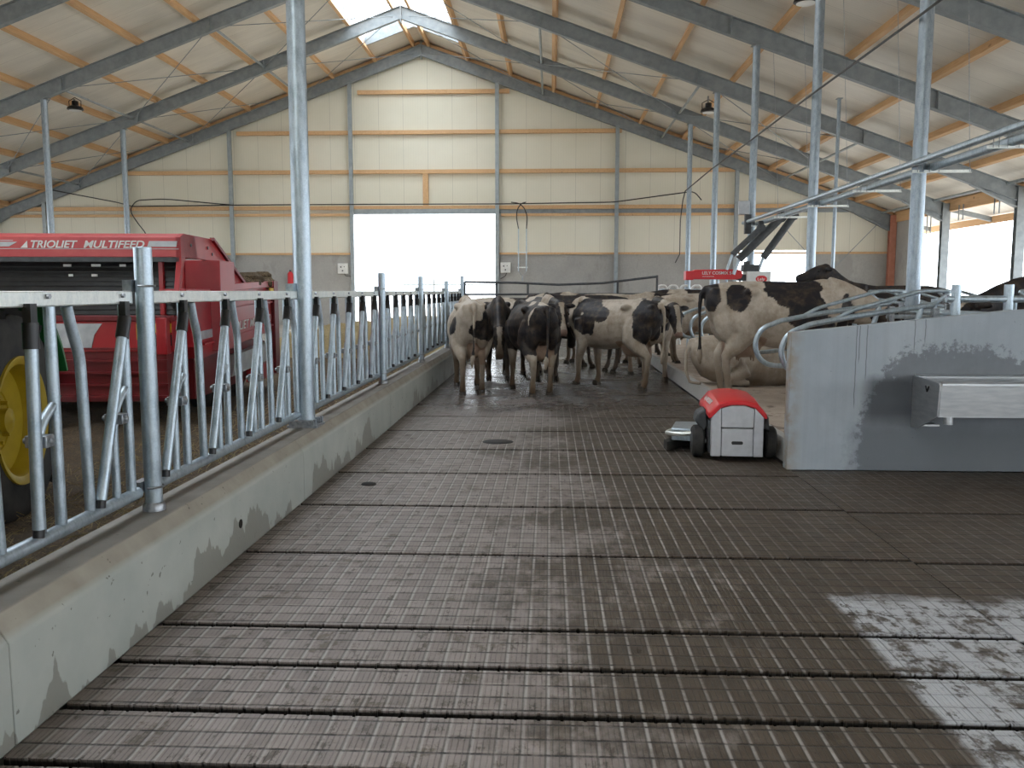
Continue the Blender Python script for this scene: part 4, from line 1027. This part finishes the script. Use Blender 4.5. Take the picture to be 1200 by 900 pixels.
def cow_mesh(pose, voxel, head_pitch=-35, neck_pitch=25, neck_yaw=0, head_yaw=0, step=0.0, fat=1.0, belly=0.0):
    """returns (mesh, head frame) ; x forward, z up, withers about 1.45"""
    m = MB(); dz = -.70 if pose == 'lying' else 0
    T = [(-.90, 1.24, .10, .10, .10), (-.86, 1.22, .19, .20, .20), (-.74, 1.17, .245, .27, .34), (-.55, 1.12, .265, .33, .38), (-.34, 1.10, .285, .345, .38), (-.1, 1.06, .325*fat, .37, .42+belly),
         (.15, 1.05, .345*fat, .37, .44+belly), (.38, 1.06, .315*fat, .37, .43+belly*.6), (.56, 1.08, .26, .36, .42), (.70, 1.10, .215, .31, .38), (.82, 1.12, .15, .22, .28), (.88, 1.12, .06, .10, .12)]
    if pose == 'lying': T = [(a, b, c_*1.12, d_, min(e_, .46)) for a, b, c_, d_, e_ in T]
    m.rings([ring(a, b+dz, c_, d_, e_) for a, b, c_, d_, e_ in T])
    # hooks, pins, tailhead, withers
    for s_ in (-1, 1):
        m.ell((-.36, s_*.20, 1.34+dz), (.10, .07, .06)); m.ell((-.80, s_*.12, 1.33+dz), (.075, .06, .06))
    m.tube([(-.92, 0, 1.36+dz), (-.6, 0, 1.41+dz), (-.2, 0, 1.42+dz), (.3, 0, 1.41+dz), (.55, 0, 1.43+dz), (.72, 0, 1.38+dz)], [.05, .055, .05, .05, .07, .06], 10)
    # neck
    ny, npi = math.radians(neck_yaw), math.radians(neck_pitch)
    b0 = Vector((.62, 0, 1.20+dz)); d = Vector((math.cos(ny)*math.cos(npi), math.sin(ny)*math.cos(npi), math.sin(npi)))
    d0 = Vector((1, 0, .25)).normalized(); pts = [b0]; L = .20
    dirs = [d0.lerp(d, .35).normalized(), d0.lerp(d, .8).normalized(), d, d]
    for q in dirs: pts.append(pts[-1]+q*L*.92)
    rad = [(.17, .33), (.14, .27), (.115, .215), (.10, .175), (.095, .15)]
    m.rings([oring(p, (dirs[0] if i == 0 else dirs[i-1]), *rad[i]) for i, p in enumerate(pts)])
    poll = pts[-1] + Vector((0, 0, .04))
    hy, hp = math.radians(neck_yaw+head_yaw), math.radians(head_pitch)
    hd = Vector((math.cos(hy)*math.cos(hp), math.sin(hy)*math.cos(hp), math.sin(hp)))
    side = Vector((-math.sin(hy), math.cos(hy), 0)); upv = hd.cross(side); 
    if upv.z < 0: upv = -upv
    H = [(-.07, .075, .09, 0), (0, .105, .12, 0), (.10, .118, .135, -.01), (.19, .118, .135, -.02), (.28, .092, .115, -.02), (.37, .073, .092, -.022), (.45, .073, .080, -.02), (.50, .075, .075, -.02), (.54, .05, .05, -.02)]
    def hring(t, w_, h_, o_):
        c_ = poll + hd*t + upv*o_
        return [c_+side*w_*math.cos(2*PI*k/16)+upv*h_*math.sin(2*PI*k/16) for k in range(16)]
    m.rings([hring(*q) for q in H])
    m.ell(poll+hd*.0+upv*.08, (.06, .07, .05))
    for s_ in (-1, 1):      # ears
        eb = poll+hd*.02+side*s_*.09+upv*.04
        tip = eb+side*s_*.19-upv*.035-hd*.02
        m.tube([eb, eb.lerp(tip, .3), eb.lerp(tip, .65), tip], [.028, .05, .045, .015], 10)
        m.ell(poll+hd*.15+side*s_*.095+upv*.05, (.04, .035, .035))
        m.ell(poll+hd*.50+side*s_*.04+upv*.0, (.03, .03, .03))
    hf = dict(poll=poll, hd=hd, side=side, up=upv)
    hoofs = []
    if pose == 'stand':
        for s_ in (-1, 1):
            f = step*s_; h_ = -step*s_
            m.tube([(.52, s_*.15, 1.12), (.50, s_*.185, .90), (.47+f*.3, s_*.185, .70), (.50+f*.8, s_*.165, .47), (.505+f*.85, s_*.165, .40), (.495+f, s_*.165, .20), (.50+f, s_*.165, .12), (.53+f, s_*.165, .045)], [.15, .15, .095, .062, .056, .040, .046, .052], 12)
            m.tube([(-.52, s_*.12, 1.14), (-.50, s_*.155, .96), (-.45+h_*.3, s_*.185, .80), (-.57+h_*.5, s_*.18, .66), (-.68+h_*.9, s_*.165, .53), (-.67+h_*.95, s_*.16, .45), (-.645+h_, s_*.16, .22), (-.63+h_, s_*.16, .13), (-.59+h_, s_*.16, .045)], [.17, .20, .17, .115, .062, .052, .040, .048, .054], 12)
            hoofs += [(.545+f, s_*.165), (-.575+h_, s_*.16)]
        for s_ in (-1, 1): m.ell((-.58, s_*.15, .98), (.24, .125, .30))
        m.ell((-.40, 0, .68), (.22, .165, .17)); m.ell((-.52, 0, .66), (.12, .15, .14))
        for a, b in ((-.30, .07), (-.30, -.07), (-.48, .06), (-.48, -.06)): m.tube([(a, b, .56), (a, b, .46)], [.022, .014], 8)
        m.tube([(-.90, 0, 1.37), (-.955, 0, 1.30), (-.965, 0, 1.1), (-.955, 0, .8), (-.95, .01, .66)], [.04, .032, .024, .020, .022], 10)
        m.tube([(-.95, .01, .68), (-.95, .02, .55), (-.94, .03, .42)], [.022, .042, .018], 10)
        m.tube([(.86, 0, 1.0), (1.0, 0, 1.02)], [.05, .03], 8)
    else:
        for s_ in (-1, 1):
            # folded front legs
            m.tube([(.55, s_*.20, .40), (.62, s_*.24, .22), (.86, s_*.25, .12), (.90, s_*.24, .07), (.62, s_*.26, .05), (.52, s_*.27, .045)], [.13, .09, .058, .055, .045, .05], 12)
        m.tube([(-.5, -.2, .42), (-.28, -.30, .33), (-.18, -.34, .22), (-.42, -.36, .10), (-.46, -.36, .07), (-.2, -.38, .06), (-.1, -.38, .055)], [.17, .19, .13, .075, .062, .045, .052], 12)
        m.tube([(-.5, .18, .42), (-.25, .34, .25), (-.15, .36, .12), (-.42, .38, .07), (-.1, .42, .05)], [.17, .17, .11, .06, .05], 12)
        m.ell((-.35, .0, .16), (.22, .24, .14))
        m.tube([(-.90, 0, .68), (-.97, -.02, .5), (-.98, -.08, .2), (-.95, -.2, .06), (-.8, -.3, .045)], [.04, .032, .028, .024, .03], 10)
    me = m.mesh('cow', smooth=False)
    ob = bpy.data.objects.new('tmp', me); COL.objects.link(ob)
    r_ = ob.modifiers.new('r', 'REMESH'); r_.mode = 'VOXEL'; r_.voxel_size = voxel; r_.adaptivity = 0
    s1 = ob.modifiers.new('s', 'SMOOTH'); s1.factor = .5; s1.iterations = int(.10/voxel) if voxel < .02 else 4
    bpy.context.view_layer.update()
    out = bpy.data.meshes.new_from_object(ob.evaluated_get(bpy.context.evaluated_depsgraph_get()))
    bpy.data.objects.remove(ob); out.name = 'cow'; out.shade_smooth()
    return out, hf, hoofs

def paint(me, hf, base, blobs, seed, noise_patch=None, legs='W', face='blaze', pose='stand', dirt=1.0):
    n = len(me.vertices); co = np.empty(n*3); me.vertices.foreach_get('co', co); co = co.reshape(-1, 3)
    col = np.empty((n, 4), dtype=np.float32)
    for i in range(n):
        p = Vector(co[i]); wv = noise.noise(p*3.1+Vector((seed, 0, 0))); w2 = noise.noise(p*11+Vector((0, seed, 0)))
        w3 = noise.noise(p*2.7+Vector((0, 0, seed+5)))
        c_ = base
        if noise_patch is not None:
            thr, sc_ = noise_patch
            if noise.noise(Vector((p.x*sc_, p.y*sc_*1.1+seed, p.z*sc_*.9)))+.12*w2 > thr: c_ = 'B' if base == 'W' else 'W'
        for kind, c0, r0 in blobs:
            q = ((p.x-c0[0])/r0[0])**2+((p.y-c0[1])/r0[1])**2+((p.z-c0[2])/r0[2])**2
            if q < 1+.55*wv+.28*w2: c_ = kind
        if pose == 'stand':
            if p.z < .62+.1*wv and p.x < .85: 
                c_ = legs
            if p.z < .8 and p.z > .44 and abs(p.y) < .2 and -.66 < p.x < -.17 and p.z < .78: c_ = 'P'
        # head
        v_ = p-hf['poll']; t = v_.dot(hf['hd']); s_ = v_.dot(hf['side']); u_ = v_.dot(hf['up'])
        onhead = -.10 < t < .60 and abs(s_) < .34 and abs(u_) < .2 and (p-hf['poll']).length < .62
        if onhead:
            if face == 'white': c_ = 'W'
            else:
                c_ = 'B'
                if face == 'blaze' and t > .0 and abs(s_) < (.028+.10*max(0, .22-t)+.055*max(0, t-.30)*4)*(1+.5*wv) and u_ > -.02: c_ = 'W'
            if t > .47: c_ = 'M' if face != 'dark' else 'B'
            if abs(s_) > .13: c_ = 'B'
        rgb = {'W': WHITE, 'B': BLACK, 'P': PINK, 'M': (.30, .19, .16), 'G': (.17, .125, .09)}[c_]  # 'G' is the tan of orange backlight, painted into the hide
        rgb = [x*(1+.10*w3) for x in rgb]
        # dried dirt on legs, flanks and belly
        if pose == 'stand': k = max(0, min(1, (.62-p.z)/.42+.9*w3))*.75 + max(0, min(1, (.95-p.z)/.5+1.2*wv-.2))*.25
        else: k = max(0, min(1, (.32-p.z)/.3+1.1*w3))*.8
        k *= dirt
        if c_ == 'B': k *= .45
        rgb = [a*(1-k)+b*k for a, b in zip(rgb, DIRT)]
        col[i] = (*rgb, 1)
    at = me.color_attributes.new('hide', 'FLOAT_COLOR', 'POINT'); at.data.foreach_set('color', col.ravel())

herd = 0
def cow(label, loc, heading, base='W', blobs=(), seed=0, patch=None, scale=1.0, pose='stand', voxel=.017, legs='W', face='blaze', dirt=1.0, group='dairy herd', **kw):
    me, hf, hoofs = cow_mesh(pose, voxel, **kw)
    paint(me, hf, base, blobs, seed, patch, legs, face, pose, dirt)
    me.materials.append(M['hide'])
    o = bpy.data.objects.new('cow', me); COL.objects.link(o); o.location = loc; o.rotation_euler = (0, 0, math.radians(heading)); o.scale = (scale,)*3
    tag(o, label, 'cow', group)
    for s_ in (-1, 1):
        c_ = hf['poll']+hf['hd']*.17+hf['side']*s_*.118+hf['up']*.035
        part(MB().ell(c_, (.022, .022, .022), 10, 7), 'eye', M['eye'], o)
    for x, y in hoofs:
        h_ = MB()
        for t_ in (-1, 1):
            h_.rings([[Vector((x-.055+(.125 if q < 2 else 0)*1, 0, 0))*0+Vector((x+a*lx-.005*zi, y+t_*.026+b*.024, zi)) for a, b in ((-1, -1), (1, -.6), (1, .6), (-1, 1))] for q, (lx, zi) in enumerate(((.062, .0), (.052, .03), (.040, .062)))])
        part(h_, 'hoof', M['hoof'], o)
    return o
B, W_ = 'B', 'W'
cow('large black and white cow standing in a cubicle, rump towards the walkway', (3.0, 11.45, .175), 0, 'W',
    [(B, (-.84, 0, 1.32), (.11, .5, .27)), (B, (-.54, -.2, 1.28), (.14, .3, .19)), (B, (.14, -.1, 1.36), (.36, .6, .27)), (B, (.28, -.1, 1.08), (.27, .6, .28)), (B, (.50, -.2, .86), (.15, .3, .2)), (B, (.78, -.1, 1.0), (.13, .3, .35)), (B, (-.3, .3, 1.2), (.2, .2, .3)), (B, (-.98, .0, .9), (.09, .12, .6))],
    1, legs='W', step=.02, neck_pitch=-24, head_pitch=-60, neck_yaw=-8, scale=1.06, fat=1.0, dirt=.8)
cow('black and white cow facing left with large black saddle patch, feet on the walkway', (1.06, 14.4, 0), 143, 'W',
    [(B, (.40, .25, 1.20), (.30, .6, .34)), (B, (.08, .3, 1.22), (.16, .3, .14)), (B, (-.74, .15, 1.15), (.20, .4, .42)), (B, (.78, .1, .86), (.12, .2, .14)), (B, (1.0, 0, 1.3), (.08, .3, .5)), (W_, (.47, .3, 1.22), (.03, .2, .03))],
    2, face='dark', neck_pitch=-22, head_pitch=-62, neck_yaw=-50, step=.10, scale=1.0)
cow('cow with white rump and black thighs seen from behind, leftmost in the herd', (-1.33, 13.95, 0), 100, 'W',
    [(B, (-.75, -.32, 1.08), (.4, .24, .30)), (B, (-.88, -.15, .98), (.2, .2, .16)), (B, (-.2, -.35, 1.15), (.5, .2, .35)), (B, (-.55, .30, 1.05), (.14, .1, .16)), (B, (-.95, .03, .7), (.04, .04, .4))],
    3, scale=1.01, step=.10, neck_pitch=-15, neck_yaw=-2)
cow('dark cow with a narrow white blaze, head hanging towards the viewer', (-.99, 16.0, 0), -85, 'B', [(W_, (.2, 0, 1.5), (.15, .5, .15))], 4, legs='B', neck_pitch=-34, head_pitch=-70, neck_yaw=0, scale=1.0, step=.06)
cow('mostly black cow seen from behind with a thin white stripe down the rump', (-.31, 13.70, 0), 107, 'B',
    [(W_, (-.72, .19, 1.28), (.045, .07, .34)), (W_, (-.8, 0, 1.46), (.2, .12, .06)), (W_, (-.30, .1, 1.46), (.16, .1, .06))], 5, legs='W', step=.06, scale=.98, neck_pitch=-40, neck_yaw=-25)
cow('cow with broad white forehead turned towards the viewer between two black cows', (-.20, 15.88, 0), -75, 'B', [(W_, (.75, 0, 1.4), (.22, .3, .2)), (W_, (-.4, 0, 1.45), (.3, .3, .1))], 6, legs='B', neck_pitch=4, head_pitch=-60, scale=1.02)
cow('cow with black neck and white blaze looking straight at the viewer', (1.80, 15.95, 0), -80, 'W', [(B, (.75, -.1, 1.2), (.30, .4, .36)), (B, (-.1, 0, 1.2), (.3, .6, .3))], 7, legs='W', neck_pitch=3, head_pitch=-62, neck_yaw=6, scale=1.0, step=.08)
cow('whitish cow with small brown spot standing across behind the large cow', (3.06, 17.15, .175), 2, 'W', [(B, (.25, -.3, 1.2), (.10, .15, .09)), (B, (-.5, .3, 1.3), (.3, .2, .2))], 8, legs='W', neck_pitch=0, scale=.94)
cow('pale cow lying on the cubicle mat behind the large cow', (3.05, 13.2, .17), 3, 'W', [(B, (.9, 0, .6), (.3, .4, .4))], 9, pose='lying', neck_pitch=10, head_pitch=-25, dirt=.8)
# back of the herd
bk = [('white backed cow at the fence behind the leftmost cow', (-.86, 18.18, 0), 4, 'W', 11, (.18, 1.9), 1.0, 'W', 40),
      ('black backed cow at the rear of the herd, left of the middle', (.58, 17.1, 0), 178, 'B', 13, (.30, 1.8), 1.04, 'B', -12),
      ('white and black cow at the rear of the herd in the middle', (1.42, 18.25, 0), 2, 'W', 14, (.10, 2.0), 1.05, 'B', 0),
      ('black and white cow at the very back near the pipe gate', (1.0, 19.3, 0), 182, 'B', 16, (.15, 2.0), 1.05, 'W', 0),
      ('black cow at the rear right of the herd below the red feeder', (3.1, 19.08, .175), 0, 'B', 17, (.3, 1.7), 1.0, 'B', 0)]
for l, loc, hd_, ba, sd_, pt, sc_, lg, ny_ in bk:
    cow(l, loc, hd_, ba, (), sd_, pt, sc_, legs=lg, voxel=.024, neck_pitch=(-20 if sd_ % 2 else 8), head_pitch=-55, step=.07, neck_yaw=ny_)
cow('black cow with raised head facing left beyond the large cow', (6.15, 15.7, .175), 183, 'B', (), 21, None, 1.04, legs='B', face='dark', voxel=.02, neck_pitch=48, head_pitch=-14)
cow('black cow behind the railing on the right, backlight painted tan on its back', (6.74, 11.25, .175), 180, 'B', [('G', (.45, 0, 1.4), (.22, .5, .20)), (W_, (.10, .3, 1.1), (.14, .3, .2)), ('G', (-.2, 0, 1.48), (.6, .3, .08))], 22, None, 1.07, legs='B', voxel=.02, neck_pitch=-12, neck_yaw=20)  # G blobs paint the backlight on shoulder and back
cow('dark cow lying in the opposite cubicle row behind the columns', (6.58, 13.15, .17), 180, 'B', (), 23, (.3, 1.8), 1.05, pose='lying', voxel=.024, neck_pitch=25, head_pitch=-20, face='dark')
cow('dark cow standing at the right picture edge behind the partition', (6.50, 9.68, .175), 182, 'B', [('G', (0, 0, 1.45), (.5, .4, .12))], 24, None, 1.0, legs='B', voxel=.022, neck_pitch=-25, head_pitch=-50)
